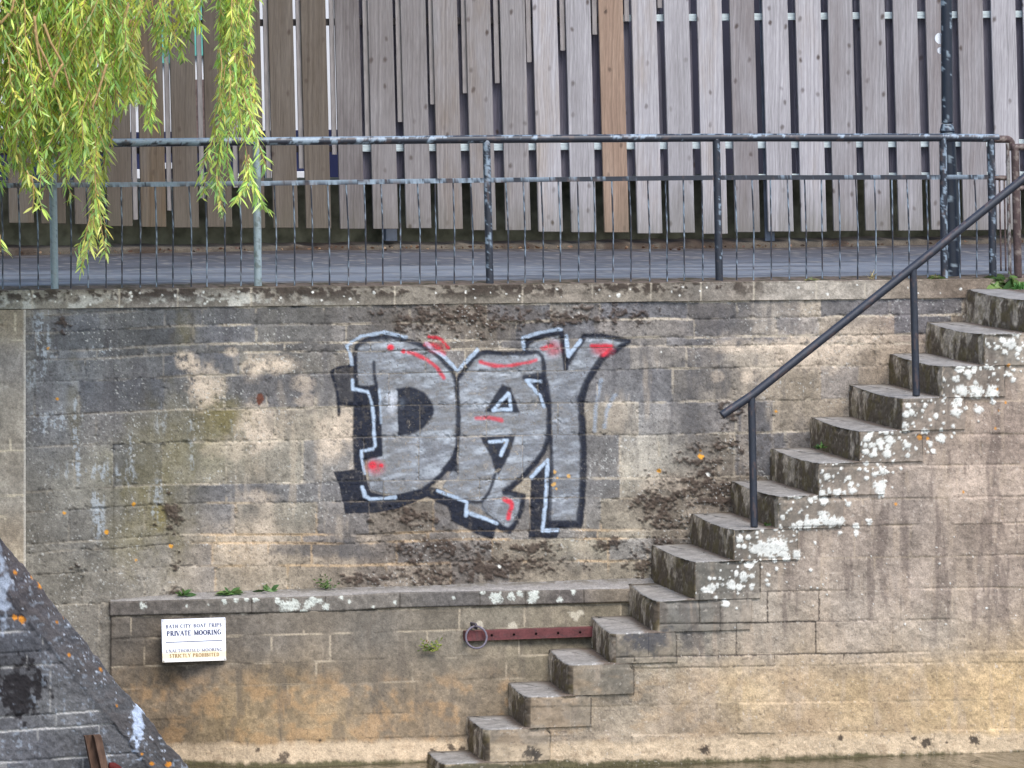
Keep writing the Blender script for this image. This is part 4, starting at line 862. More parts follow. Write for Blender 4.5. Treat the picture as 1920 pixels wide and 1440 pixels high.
uu = np.linspace(-330, 1872, 60); wr = lambda u: np.interp(u, [0, 480, 800, 1000, 1300, 1700, 1760, 1900], [.15, .13, .07, -.05, -.08, -.07, .02, .05])
def mk_tube(name, pts, r, wear, seed, parent, seg=14, step=.008, colf=None):
    V, Fq, nr, t, th = tube(pts, r, seg, step)
    w_ = wear(proj(V)[0]) if callable(wear) else wear
    c = railcol(t, th, nr, w_, seed, V) if colf is None else colf(t, th, nr, V)
    return link(name, V, Fq, M_METAL if colf is None else M_RUST, parent, c)
mk_tube('top_rail', PY(uu, vr(uu), RY+0*uu), .0255, wr, 1, rail)
# mid rail: flat bar
V, Fq, nr, t, th = tube(PY(uu, vm(uu)+3, RY+0*uu), .019, 4, .008)
cen = PY(uu, vm(uu)+3, RY+0*uu)
V2 = V.reshape(-1, 4, 3); c0 = V2.mean(1, keepdims=True); d = V2-c0
ang = np.array([[-1, -1], [1, -1], [1, 1], [-1, 1]])
V2 = c0+np.stack([np.zeros((1, 4))+0*d[..., 0], (ang[:, 0]*.008)[None]+0*d[..., 0], (ang[:, 1]*.0145)[None]+0*d[..., 0]], -1)
nr2 = np.tile(np.c_[np.zeros(4), ang[:, 0], ang[:, 1]]*.7, (len(V2), 1))
link('mid_rail', V2.reshape(-1, 3), Fq, M_METAL, rail, railcol(t, th, nr2, wr(proj(V2.reshape(-1, 3))[0]), 2, V2.reshape(-1, 3)), False)
posts = [(-330, -325), (98, 103), (481, 484), (912, 919), (1343, 1349), (1768, 1771), (1858, 1862)]
for k, (a, b) in enumerate(posts):
    vb_ = float(vtop(b))-1
    def pc(t, th, nr, V, k=k, a=a):
        return railcol(t, th, nr, float(wr(a))+.01, 10+k, V)
    if k in (1, 2):
        def pc2(t, th, nr, V, k=k): 
            c = railcol(t, th, nr, .2, 10+k, V); return mixc(c, L(150, 164, 160), .45+0*t)
        f_ = pc2
    else: f_ = pc
    V, Fq, nr, t, th = tube([PY(a, float(vr(a))+2, RY), PY(b, vb_, RY)-np.array([0, 0, .05])], .0245, 14, .008)
    link('post', V, Fq, M_METAL, rail, f_(t, th, nr, V))
pb = [p[1] for p in posts]
bal = []
for a, b in zip(pb[:-1], pb[1:]):
    n_ = max(1, int(round((b-a)/32.5)));  n_ = 3 if b-a < 120 else n_
    bal += [a+(b-a)*(i+.0)/n_ for i in range(1, n_)]
for k, x in enumerate(bal):
    x += rb.uniform(-2, 2); xt = x-3+rb.uniform(-1.5, 1.5)
    o = mk_tube('baluster', [PY(xt, float(vm(x))+5, RY), PY(x+rb.uniform(-.8, .8), 430, RY), PY(x, float(vtop(x)), RY)-np.array([0, 0, .03])], .0052, .08+.05*float(wr(x)), 30+k % 7, rail, 7, .02)
# rusty elbow joining the taller rail
def rustcol(t, th, nr, V):
    n = fbm(t*20, th*1.2, 650, 4); c = np.repeat(L(80, 66, 64)[None], len(t), 0)*(.6+.8*n[:, None]); return mixc(c, L(150, 140, 130), .5*sst(.58, .68, fbm(t*30, th, 651, 4)))
e = thing('rusty_gate', PY(1905, 520, RY-.02), 'rusty brown iron gate at the right edge beside the top of the steps', 'gate')
mk_tube('hinge_arm', [PY(1862, 261, RY), PY(1890, 261, RY), PY(1896, 266, RY), PY(1897, 282, RY)], .024, 0, 0, e, 12, .01, rustcol)
mk_tube('hinge_arm', [PY(1862, 333, RY), PY(1892, 334, RY)], .016, 0, 0, e, 10, .01, rustcol)
mk_tube('post', [PY(1889, 268, RY-.01), PY(1894, 532, RY-.01)], .012, 0, 0, e, 10, .01, lambda t, th, nr, V: mixc(rustcol(t, th, nr, V), L(170, 172, 168), .5*sst(.4, .6, fbm(t*40, th, 5, 3))))
mk_tube('post', [PY(1903, 276, RY-.03), PY(1909, 520, RY-.03)], .026, 0, 0, e, 12, .01, rustcol)
for va, r_ in ((276, .022), (353, .016), (521, .018)): mk_tube('cross_bar', [PY(1896, va, RY-.03), PY(2140, va-4, RY-.03)], r_, 0, 0, e, 12, .01, rustcol)
for x in (1925, 1950, 1975, 2000, 2025, 2050, 2075, 2100): mk_tube('bar', [PY(x, 353, RY-.03), PY(x+2, 520, RY-.03)], .007, 0, 0, e, 7, .03, rustcol)
mk_tube('post', [PY(2140, 272, RY-.03), PY(2145, 530, RY-.03)], .026, 0, 0, e, 12, .01, rustcol)
for x in (1874, 1883): mk_tube('bar', [PY(x, 338, RY), PY(x+3, 508, RY)], .006, 0, 0, e, 7, .03, rustcol)

# ------------------------------------------------------------------ stair handrail
hr = thing('stair_handrail', PY(1414, 985, -.93), 'dark sloping iron handrail on two posts beside the stone steps', 'handrail')
def hcol(t, th, nr, V):
    n = fbm(t*14, th*1.2, 660, 4); n2 = fbm(t*60, th*3, 661, 3); c = np.repeat(L(42, 46, 56)[None], len(t), 0)*(.65+.7*n2[:, None]); return mixc(c, L(92, 72, 66), .55*sst(.62, .70, n))
def mk_h(name, pts, r):
    V, Fq, nr, t, th = tube(pts, r, 16, .008); return link(name, V, Fq, M_METAL, hr, hcol(t, th, nr, V))
YH = -.95
mk_h('rail', [PY(1353, 779, YH), PY(1410, 741, YH), PY(1712, 501, YH), PY(1920, 334, YH), PY(2140, 158, YH)], .0265)
mk_h('post', [PY(1409, 744, YH), PY(1414, 988, YH)], .0235); mk_h('post', [PY(1712, 503, YH), PY(1718, 742, YH)], .0235); mk_h('post', [PY(2040, 240, YH), PY(2045, 560, YH)], .0235)

# ------------------------------------------------------------------ lamp column
YL = .30
lp = thing('lamp_post', PY(1782, 520, YL), 'black cast-iron lamp column with a thicker base behind the railing', 'lamp post')
def lcol(t, th, nr, V):
    n = fbm(t*26, th*1.3, 670, 4); c = np.repeat(L(24, 32, 46)[None], len(t), 0)*(.8+.4*n[:, None]); return mixc(c, L(150, 165, 175), .7*sst(.66, .71, n))
def mk_l(name, pts, r, seg=18):
    V, Fq, nr, t, th = tube(pts, r, seg, .01); return link(name, V, Fq, M_METAL, lp, lcol(t, th, nr, V))
mk_l('base', [PY(1776, 248, YL), PY(1777, 262, YL), PY(1785, 524, YL)], [.048, .052, .056, .057, .058]); mk_l('collar', [PY(1775.6, 232, YL), PY(1776, 247.5, YL)], [.036, .044, .05])
mk_l('shaft', [PY(1769, -700, YL), PY(1776, 231, YL)], [.032, .037])
tp = PY(1769, -700, YL)
mk_l('arm', [tp, tp+(0, 0, .12), tp+(0, -.25, .2), tp+(0, -.5, .16)], .022, 10)
hm = MB(); hm.hexa([tp+(-.09, -.85, .1), tp+(.09, -.85, .1), tp+(.09, -.45, .1), tp+(-.09, -.45, .1)], [tp+(-.05, -.8, .22), tp+(.05, -.8, .22), tp+(.05, -.45, .2), tp+(-.05, -.45, .2)]); hm.build('lamp_head', M_POST, lp, bevel=.01)
def disc(name, c, r, th, mat, parent, ang=0, seg=28):
    vs = []; fs = []
    for s in (0, 1):
        for k in range(seg): a = 2*math.pi*k/seg; vs.append((c[0]+r*math.cos(a)*math.cos(ang), c[1]+r*math.cos(a)*math.sin(ang)+s*th, c[2]+r*math.sin(a)))
    fs = [tuple(range(seg)), tuple(range(2*seg-1, seg-1, -1))]+[(k, seg+k, seg+(k+1) % seg, (k+1) % seg) for k in range(seg)]
    return link(name, vs, fs, mat, parent, None, False)
disc('reflector', PY(1763, 72, YL+.02), .035, .008, M_WHT, lp); disc('reflector', PY(1764, 95, YL+.02), .022, .008, M_WHT, lp)

# ------------------------------------------------------------------ mooring sign
SY = float(ywall(440, 1242))
STR = {'A': [((.05,0),(.5,1),.07),((.5,1),(.95,0),.15),((.25,.35),(.75,.35),.06)], 'B': [((.2,0),(.2,1),.15),((.2,1),(.65,.95),.06),((.65,.95),(.72,.75),.13),((.72,.75),(.6,.55),.1),((.6,.55),(.2,.53),.06),((.6,.55),(.8,.3),.13),((.8,.3),(.65,.04),.12),((.65,.04),(.2,0),.06)],
 'C': [((.88,.8),(.65,.98),.07),((.65,.98),(.35,.96),.08),((.35,.96),(.13,.65),.14),((.13,.65),(.13,.35),.15),((.13,.35),(.35,.04),.14),((.35,.04),(.65,.02),.08),((.65,.02),(.9,.22),.07)], 'D': [((.2,0),(.2,1),.15),((.2,1),(.6,.97),.06),((.6,.97),(.86,.7),.12),((.86,.7),(.86,.3),.15),((.86,.3),(.6,.03),.12),((.6,.03),(.2,0),.06)],
 'E': [((.2,0),(.2,1),.15),((.2,1),(.82,1),.07),((.2,.52),(.65,.52),.06),((.2,0),(.85,0),.07),((.82,1),(.84,.8),.06),((.85,0),(.88,.2),.06)], 'G': [((.88,.8),(.65,.98),.07),((.65,.98),(.35,.96),.08),((.35,.96),(.13,.65),.14),((.13,.65),(.13,.35),.15),((.13,.35),(.35,.04),.14),((.35,.04),(.65,.02),.08),((.65,.02),(.85,.12),.08),((.85,.1),(.85,.42),.14),((.65,.42),(1,.42),.06)],
 'H': [((.2,0),(.2,1),.15),((.8,0),(.8,1),.15),((.2,.52),(.8,.52),.06)], 'I': [((.5,0),(.5,1),.16)], 'L': [((.2,0),(.2,1),.15),((.2,0),(.85,0),.07),((.85,0),(.88,.22),.06)], 'M': [((.12,0),(.12,1),.07),((.12,1),(.5,.1),.15),((.5,.1),(.88,1),.07),((.88,0),(.88,1),.15)],
 'N': [((.15,0),(.15,1),.07),((.15,1),(.85,0),.15),((.85,0),(.85,1),.07)], 'O': [((.5,1),(.2,.85),.09),((.2,.85),(.1,.5),.15),((.1,.5),(.2,.15),.15),((.2,.15),(.5,0),.09),((.5,0),(.8,.15),.09),((.8,.15),(.9,.5),.15),((.9,.5),(.8,.85),.15),((.8,.85),(.5,1),.09)],
 'P': [((.2,0),(.2,1),.15),((.2,1),(.65,.97),.06),((.65,.97),(.8,.74),.13),((.8,.74),(.65,.5),.12),((.65,.5),(.2,.47),.06)], 'R': [((.2,0),(.2,1),.15),((.2,1),(.62,.97),.06),((.62,.97),(.76,.75),.13),((.76,.75),(.6,.52),.12),((.6,.52),(.2,.5),.06),((.5,.5),(.92,0),.14)],
 'S': [((.82,.8),(.6,.99),.07),((.6,.99),(.32,.95),.08),((.32,.95),(.2,.75),.12),((.2,.75),(.75,.3),.15),((.75,.3),(.68,.06),.12),((.68,.06),(.4,.01),.08),((.4,.01),(.16,.2),.07)], 'T': [((.5,0),(.5,1),.15),((.08,1),(.92,1),.07),((.08,1),(.08,.8),.06),((.92,1),(.92,.8),.06)],
 'U': [((.17,1),(.17,.3),.15),((.17,.3),(.35,.03),.12),((.35,.03),(.65,.03),.08),((.65,.03),(.83,.3),.07),((.83,.3),(.83,1),.07)], 'V': [((.05,1),(.5,0),.15),((.5,0),(.95,1),.07)], 'Y': [((.08,1),(.5,.5),.15),((.5,.5),(.92,1),.07),((.5,.5),(.5,0),.15)]}
SER = {'A': [(.05,0),(.95,0)], 'B': [], 'C': [], 'D': [], 'E': [], 'G': [], 'H': [(.2,0),(.8,0),(.2,1),(.8,1)], 'I': [(.5,0),(.5,1)], 'L': [(.2,1)], 'M': [(.12,0),(.88,0)], 'N': [(.15,0),(.85,1)], 'O': [], 'P': [(.2,0)], 'R': [(.2,0)], 'S': [], 'T': [(.5,0)], 'U': [(.17,1),(.83,1)], 'V': [(.05,1),(.95,1)], 'Y': [(.5,0),(.08,1),(.92,1)]}
WID = {'I': .42, 'M': 1.15, 'E': .8, 'L': .78, 'S': .75, 'P': .82, 'T': .88, 'O': 1.0, 'G': 1.0, ' ': .5}
sgn = thing('mooring_sign', PY(364, 1242, SY), 'white mooring notice with navy lettering and a yellow-stained lower edge', 'sign')
c4 = [PY(u_, v_, float(ywall(440, v_))-.017) for u_, v_ in [(303, 1162), (422.5, 1158), (424, 1238), (305, 1242)]]
def sgp(s, t, off=0.0): 
    p = (c4[0]*(1-s)+c4[1]*s)*(1-t)+(c4[3]*(1-s)+c4[2]*s)*t; return p+np.array([0, -off, 0])
ss, tt = np.meshgrid(np.linspace(0, 1, 90), np.linspace(0, 1, 64)); pv = sgp(ss[..., None], tt[..., None])
ns = fbm(ss*9, tt*9, 680, 4); cs = np.repeat(np.repeat(L(232, 234, 240)[None, None], 64, 0), 90, 1)*(.94+.12*ns[..., None])
yb_ = sst(.73, .80, tt+(ns-.5)*.05)*(1-.6*sst(.90, .96, tt)); cs = mixc(cs, L(232, 212, 158), .85*yb_); cs = mixc(cs, L(168, 150, 100), .8*sst(.05, 0, np.hypot(ss, 1-tt)))
bk = pv.copy(); bk[..., 1] += .006
link('plate', pv.reshape(-1, 3), gridfaces(64, 90), mat_col('sign_enamel', .35, .5, .02, 60, 0), sgn, cs.reshape(-1, 3), False)
m = MB(); m.hexa([sgp(0, 1, -.0115), sgp(1, 1, -.0115), sgp(1, 1, -.0115)+(0, .006, 0), sgp(0, 1, -.0115)+(0, .006, 0)], [sgp(0, 0, -.0115), sgp(1, 0, -.0115), sgp(1, 0, -.0115)+(0, .006, 0), sgp(0, 0, -.0115)+(0, .006, 0)]); m.build('backing', M_POST, sgn)
m = MB(); m.hexa([sgp(.0, 1, -.0005), sgp(1, 1, -.0005), sgp(1, 1, -.011), sgp(0, 1, -.011)], [sgp(0, 0, -.0005), sgp(1, 0, -.0005), sgp(1, 0, -.011), sgp(0, 0, -.011)]); m.build('rim', M_WHT, sgn)
def textline(txt, s0, s1, t0, t1, colr, name, drop=()):
    tot = sum(WID.get(c, .9)+.14 for c in txt)-.14; x = 0; mb = MB(); asp = 120/80
    sw = (s1-s0)/tot; hh_ = t1-t0
    def pos(gx, gy): return sgp(s0+(gx)*sw, t1-gy*hh_, .0015)
    for i, ch in enumerate(txt):
        w_ = WID.get(ch, .9)
        if ch != ' ':
            full = i not in drop
            bars = [((x+a[0]*w_, a[1]), (x+b[0]*w_, b[1]), t_*1.8) for a, b, t_ in STR[ch]]+[((x+a*w_-.15, b), (x+a*w_+.15, b), .10) for a, b in SER[ch]]
            for (a, b, t_) in bars:
                # widths are measured in letter heights
                ax, ay, bx_, by = a[0]*sw, a[1]*hh_/asp, b[0]*sw, b[1]*hh_/asp
                dx, dy = bx_-ax, by-ay; l_ = math.hypot(dx, dy)+1e-9; t_h = t_*hh_/asp/2
                if not full and abs(dy) < .25*l_: continue
                nx, ny = -dy/l_*t_h, dx/l_*t_h; ex, ey = dx/l_*t_h*.4, dy/l_*t_h*.4
                q = [(ax-ex+nx, ay-ey+ny), (ax-ex-nx, ay-ey-ny), (bx_+ex-nx, by+ey-ny), (bx_+ex+nx, by+ey+ny)]
                mb.add([sgp(s0+qx, t1-qy*asp, .0015) for qx, qy in q], [(0, 1, 2, 3)])
        x += w_+.14
    mb.build(name, colr, sgn)
M_INK = mat_plain('navy_ink', L(46, 54, 88), .5, .3, .35, 60); M_INK2 = mat_plain('faded_grey_ink', L(112, 112, 128), .5, .3, .4, 60); M_INK3 = mat_plain('browned_ink', L(140, 110, 74), .5, .3, .3, 60)
textline('BATH CITY BOAT TRIPS', .06, .94, .125, .205, M_INK, 'lettering'); textline('PRIVATE MOORING', .075, .93, .275, .385, M_INK, 'lettering'); textline('UNAUTHORISED MOORING', .055, .945, .705, .775, M_INK2, 'lettering'); textline('STRICTLY PROHIBITED', .11, .89, .815, .895, M_INK3, 'lettering')
m = MB(); m.add([sgp(.055, .525, .0015), sgp(.055, .543, .0015), sgp(.945, .537, .0015), sgp(.945, .519, .0015)], [(0, 1, 2, 3)]); m.build('rule_line', M_INK, sgn)
for s_, t_ in [(.02, .03), (.98, .03), (.02, .97), (.98, .97)]: disc('screw', sgp(s_, t_, .004), .004, .005, M_POST, sgn, 0, 10)

# ------------------------------------------------------------------ red mooring bar with a ring
BY = -.265
mbar = thing('mooring_bar', PY(990, 1200, BY), 'red painted steel mooring bar with a row of round holes', 'mooring bar')
def bp_(s, t, off=0): a = PY(873, 1184, BY)*(1-s)+PY(1124, 1175.5, BY)*s; b = PY(873, 1202, BY)*(1-s)+PY(1124, 1193.5, BY)*s; return a*(1-t)+b*t+np.array([0, off, 0])
VB, FB_, CB = [], [], []
def addv(p, c): VB.append(tuple(p)); CB.append(tuple(c)); return len(VB)-1
def redc(s, t): 
    n = float(fbm(np.array(s*60.), np.array(t*5.), 690, 4)); return mixc(L(110, 64, 64)*(.7+.6*n), L(82, 60, 60), np.array(.7*float(sst(.55, .66, n))))
holes = [.195, .36, .525, .69, .855]; edges = [.0, .11, .28, .44, .61, .77, .93, 1.0]
Lb = np.linalg.norm(bp_(1, .5)-bp_(0, .5)); Hb = np.linalg.norm(bp_(.5, 1)-bp_(.5, 0)); rh = .0085
cells = [(0, .11, None), (.11, .28, holes[0]), (.28, .44, holes[1]), (.44, .61, holes[2]), (.61, .77, holes[3]), (.77, .93, holes[4]), (.93, 1, None)]
for s0, s1, hc in cells:
    if hc is None:
        n_ = 8
        idx = [[addv(bp_(s0+(s1-s0)*i/n_, t), redc(s0+(s1-s0)*i/n_, t)) for i in range(n_+1)] for t in (0, 1)]
        FB_ += [(idx[0][i], idx[1][i], idx[1][i+1], idx[0][i+1]) for i in range(n_)]
    else:
        N = 24; out = []; inn = []; inb = []
        an = [2*math.pi*k/N for k in range(N)]; ac = math.atan2(Hb/2, (s1-s0)/2*Lb)
        for c_ in (ac, math.pi-ac, math.pi+ac, 2*math.pi-ac): an[min(range(N), key=lambda k: abs(an[k]-c_))] = c_
        for k in range(N):
            a = an[k]; ca_, sa = math.cos(a), math.sin(a)
            q = max(abs(ca_)/((s1-s0)/2*Lb), abs(sa)/(Hb/2)); ox, oy = ca_/q, sa/q
            out.append(addv(bp_((s0+s1)/2+ox/Lb, .5+oy/Hb), redc(hc+ca_*.05, sa)))
            inn.append(addv(bp_(hc+ca_*rh/Lb, .5+sa*rh/Hb), redc(hc, sa)*.7)); inb.append(addv(bp_(hc+ca_*rh/Lb, .5+sa*rh/Hb, .012), L(40, 30, 30)))
        for k in range(N):
            j = (k+1) % N; FB_.append((out[k], out[j], inn[j], inn[k])); FB_.append((inn[k], inn[j], inb[j], inb[k]))
for t, o_ in ((0, 1), (1, -1)):                         # flanges
    n_ = 30; r0 = [addv(bp_(i/n_, t), redc(i/n_, t)) for i in range(n_+1)]; r1 = [addv(bp_(i/n_, t, .06), redc(i/n_, t+.3)*.8) for i in range(n_+1)]
    FB_ += [(r0[i], r0[i+1], r1[i+1], r1[i]) for i in range(n_)]
    q0_ = [addv(bp_(i/n_, t+.1*o_), redc(i/n_, t)) for i in range(n_+1)]
e0 = [addv(bp_(0, 0), redc(0, 0)), addv(bp_(0, 1), redc(0, 1)), addv(bp_(0, 1, .06), redc(0, 1)), addv(bp_(0, 0, .06), redc(0, 0))]; FB_.append(tuple(e0))
link('channel', VB, FB_, M_RUST, mbar, np.array(CB), False)
pl_ = MB(); pl_.hexa([bp_(.01, .98, .012), bp_(1, .98, .012), bp_(1, .98, .02), bp_(.01, .98, .02)], [bp_(.01, .02, .012), bp_(1, .02, .012), bp_(1, .02, .02), bp_(.01, .02, .02)]); pl_.build('gap_sheet', mat_plain('gap_shade', L(40, 32, 32), .9, .1, .3, 20), mbar)  # dark sheet behind the holes, the gap's shade put into its colour
cR = PY(893, 1195, BY-.03); ring = [cR+np.array([.067*math.cos(a), .012*math.sin(a), .067*math.sin(a)]) for a in np.linspace(0, 2*math.pi, 49)]
V, Fq, nr, t, th = tube(ring, .0065, 10, .01, False)
rg_ = thing('mooring_ring', cR-np.array([0, 0, .067]), 'thin grey iron ring hanging over the left end of the red bar', 'ring')
link('ring', V, Fq, M_RUST, rg_, np.repeat(L(112, 106, 116)[None], len(V), 0)*(.7+.6*fbm(t*30, th, 695, 3)[:, None]))
V, Fq, nr, t, th = tube([cR+(0, .14, .075), cR+(0, .01, .08), cR+(0, -.012, .068), cR+(0, .0, .056), cR+(0, .14, .06)], .008, 10, .01)
link('staple', V, Fq, M_RUST, rg_, np.repeat(L(84, 78, 84)[None], len(V), 0))

# ------------------------------------------------------------------ rusty post in front of the buttress
rp = thing('rusty_post', PY(185, 1450, -1.62), 'rusty brown steel channel post leaning in front of the dark buttress', 'post')
def cq(x, v, off): return PY(x, v, -1.60+off)
def chan(pts2, name, parent=rp):
    pass
secs = []
for (v, xl, xr) in [(1377, 157, 181), (1500, 182, 208)]:
    a = cq(xl, v+2, 0); b = cq(xr, v, 0); wv_ = b-a
    pr = [a+(0, -.035, 0), a+(.004, -.035, 0), a+(.005, 0, 0), b+(-.03, 0, 0), b+(-.026, -.05, 0), b+(.018, -.05, 0), b+(.018, .01, 0), a+(0, .01, 0)]
    secs.append(pr)
vs = [tuple(p) for p in secs[0]+secs[1]]; n_ = 8
fs = [(i, n_+i, n_+(i+1) % n_, (i+1) % n_) for i in range(n_)]+[tuple(range(n_)), tuple(range(2*n_-1, n_-1, -1))]
link('channel', vs, fs, mat_plain('rust', L(92, 72, 60), .85, .2, .4, 40, (1, 1, .3)), rp, None, False)
V, Fq, nr, t, th = tube([PY(204, 1436, -1.62), PY(212, 1437, -1.62), PY(224, 1448, -1.62), PY(226, 1470, -1.62)], [.02, .03, .03, .028], 12, .01); link('shackle', V, Fq, mat_plain('dark_red_rust', L(88, 34, 32), .8, .2, .3, 30), rp)

# ------------------------------------------------------------------ plants
def mat_leaf(name, transl=.35):
    m, n, l, p = mat_base(name)
    at = n.new('ShaderNodeAttribute'); at.attribute_name = 'Col'
    l.new(at.outputs['Color'], p.inputs['Base Color']); p.inputs['Roughness'].default_value = .5; p.inputs['Specular IOR Level'].default_value = .4
    tr = n.new('ShaderNodeBsdfTranslucent'); l.new(at.outputs['Color'], tr.inputs['Color'])
    mx = n.new('ShaderNodeMixShader'); mx.inputs[0].default_value = transl; p.inputs['Specular IOR Level'].default_value = .55
    l.new(p.outputs[0], mx.inputs[1]); l.new(tr.outputs[0], mx.inputs[2]); l.new(mx.outputs[0], n['Material Output'].inputs[0]); return m
M_LEAF = mat_leaf('willow_leaf', .5); M_WEED = mat_leaf('weed_leaf', .3)
class Leaves:
    def __init__(s): s.v = []; s.f = []; s.c = []
    def leaf(s, p, d, Ln, w, droop, c, side=None):
        d = np.asarray(d, float); d /= np.linalg.norm(d)
        if side is None: side = np.cross(d, rng.normal(size=3))
        side = side/(np.linalg.norm(side)+1e-9); nrm = np.cross(d, side)
        n0 = len(s.v); prof = [(0, .12), (.25, .8), (.5, 1), (.75, .65)]
        for (t, ww) in prof:
            q = p+d*Ln*t+np.array([0, 0, -droop*Ln*t*t])
            s.v += [tuple(q-side*w*ww+nrm*w*ww*.35), tuple(q+side*w*ww+nrm*w*ww*.35)]
        s.v.append(tuple(p+d*Ln+np.array([0, 0, -droop*Ln])))
        for k in range(3): s.f.append((n0+2*k, n0+2*k+1, n0+2*k+3, n0+2*k+2))
        s.f.append((n0+6, n0+7, n0+8)); s.c += [tuple(c)]*9
    def build(s, name, mat, parent):
        return link(name, s.v, s.f, mat, parent, np.array(s.c), False)
def plant(name, label, cat, u, v, Y, size, n, cols, spread=1.0, narrow=.16, up=.9, group=None, stems=0):
    base = PY(u, v, Y); t = thing(name, base, label, cat, group); lv = Leaves()
    for k in range(n):
        a = rng.uniform(0, 2*math.pi); e_ = rng.uniform(.15, up)
        d = np.array([math.cos(a)*spread*(1-e_*.5), math.sin(a)*.5*(1-e_*.5), e_]); ln = size*rng.uniform(.5, 1.1)
        c = s2l(cols[rng.integers(len(cols))])*rng.uniform(.7, 1.25)
        p0 = base+np.array([rng.normal(0, size*.14), rng.normal(0, .01)-.01, 0])
        if stems:
            q = p0+d/np.linalg.norm(d)*ln
            for j in range(5):
                f_ = (j+1)/5.5; pp = p0+(q-p0)*f_; sd_ = np.array([(-1)**j*.8, -.2, .25]); lv.leaf(pp, d*.4+sd_, ln*.38*(1.1-f_*.5), ln*.07, .2, c)
            lv.leaf(q, d, ln*.3, ln*.06, .2, c)
        else: lv.leaf(p0, d, ln, ln*narrow, rng.uniform(.1, .5), c)
    lv.build('leaves', M_WEED, t); return t
GR = [(70,104,52),(86,120,60),(58,90,46),(104,130,70)]
plant('weed', 'small dark green weed at the left end of the wall ledge above the sign', 'weed', 343, 1116, -.04, .075, 14, GR)
plant('weed', 'spreading flat-leaved weed on the ledge between the sign and the painted letters', 'weed', 430, 1113, -.05, .095, 26, GR, 1.5, .16, .6)
plant('weed', 'sparse weed with a tall thin stalk on the ledge', 'weed', 500, 1107, -.03, .10, 7, GR, 1.3, .18, .8)
plant('weed', 'upright bushy fern-like weed on the ledge below the letter D', 'weed', 610, 1105, -.03, .085, 14, GR, .9, .12, 1.2, None, 1)
plant('fern', 'yellow-green fern with brown fronds growing from the lower wall face', 'fern', 806, 1222, -.275, .095, 16, [(120,132,56),(140,146,66),(128,96,60),(96,120,54)], 1.1, .12, 1.0, None, 1)
plant('weed', 'small weed in the corner of a step beside the lower handrail post', 'weed', 1436, 986, -.86, .055, 12, GR, 1.2)
plant('weed', 'small bright green weed growing against a step riser halfway up the stairs', 'weed', 1538, 840, -.42, .06, 16, GR, 1.0)
plant('shrub', 'low leafy green clump at the top of the steps under the rusty gate', 'shrub', 1884, 536, .02, .14, 70, [(70,104,52),(96,128,62),(110,134,70),(84,96,60)], 2.0, .3, .9)
plant('grass_tuft', 'dense short green grass at the right edge on top of the steps', 'grass', 1912, 545, -.12, .08, 120, [(84,134,62),(100,150,70),(70,120,56)], 2.2, .06, 1.4)
plant('weed', 'flat green weed patch at the foot of the lamp column', 'weed', 1752, 522, .06, .06, 34, [(90,110,56),(110,124,66),(120,116,76)], 2.2, .2, .5)
plant('grass_tuft', 'dry straw-coloured grass tuft on the wall top left of the lamp column', 'grass', 1635, 524, .02, .10, 14, [(176,160,112),(150,140,90)], .7, .03, 1.6)
plant('weed', 'thin green weed on the wall top between two railing posts', 'weed', 1520, 524, .02, .05, 30, [(100,116,66),(130,124,84)], 3.0, .1, .5)
# litter of dead leaves along the kerb
lv = Leaves()
for k in range(240):
    x = rng.uniform(XF0+.3, XF1-.3); p = np.array([x, 3.22-abs(rng.normal(0, .12)), zpath(x)+.03+.02*math.sin(x*1.1+2)*.5+.01]); lv.leaf(p, (rng.normal(), rng.normal(), .1), rng.uniform(.015, .04), .008, .1, s2l([(120,86,60),(88,60,44),(150,120,90),(70,54,44)][rng.integers(4)]))
tag(lv.build('leaf_litter', M_WEED, None), kind='stuff')

# ------------------------------------------------------------------ weeping willow
wl = thing('willow_tree', (-5.2, -2.6, 2.3), 'weeping willow with yellow-green narrow leaves hanging over the railing at the upper left', 'tree')
M_BARK = mat_plain('willow_twig', L(168, 140, 96), .8, .2, .25, 40); M_TRUNK = mat_plain('willow_bark', L(92, 82, 68), .95, .1, .4, 12, (2, 2, .4))
# limb and trunk stand outside the frame to the left
V, Fq, nr, t, th = tube([(-5.2, -2.6, -.3), (-5.25, -2.6, 1.5), (-5.0, -2.5, 4.0), (-4.6, -2.3, 6.2)], [.34, .28, .24, .16], 14, .1); link('trunk', V, Fq, M_TRUNK, wl)
V, Fq, nr, t, th = tube([(-4.9, -2.45, 4.6), (-3.9, -1.8, 5.9), (-2.6, -1.2, 6.0), (-1.2, -1.0, 5.7)], [.14, .10, .07, .03], 10, .08); link('limb', V, Fq, M_TRUNK, wl)
WC = [(208,230,104),(180,216,98),(224,230,112),(146,198,100),(170,208,130),(236,218,96),(114,164,86),(218,236,160)]
WP = np.array([.22, .22, .14, .13, .1, .04, .07, .08])
def ptin(poly, x, y):
    ins = False; j = len(poly)-1
    for i in range(len(poly)):
        xi, yi = poly[i]; xj, yj = poly[j]
        if (yi > y) != (yj > y) and x < (xj-xi)*(y-yi)/(yj-yi+1e-9)+xi: ins = not ins
        j = i
    return ins
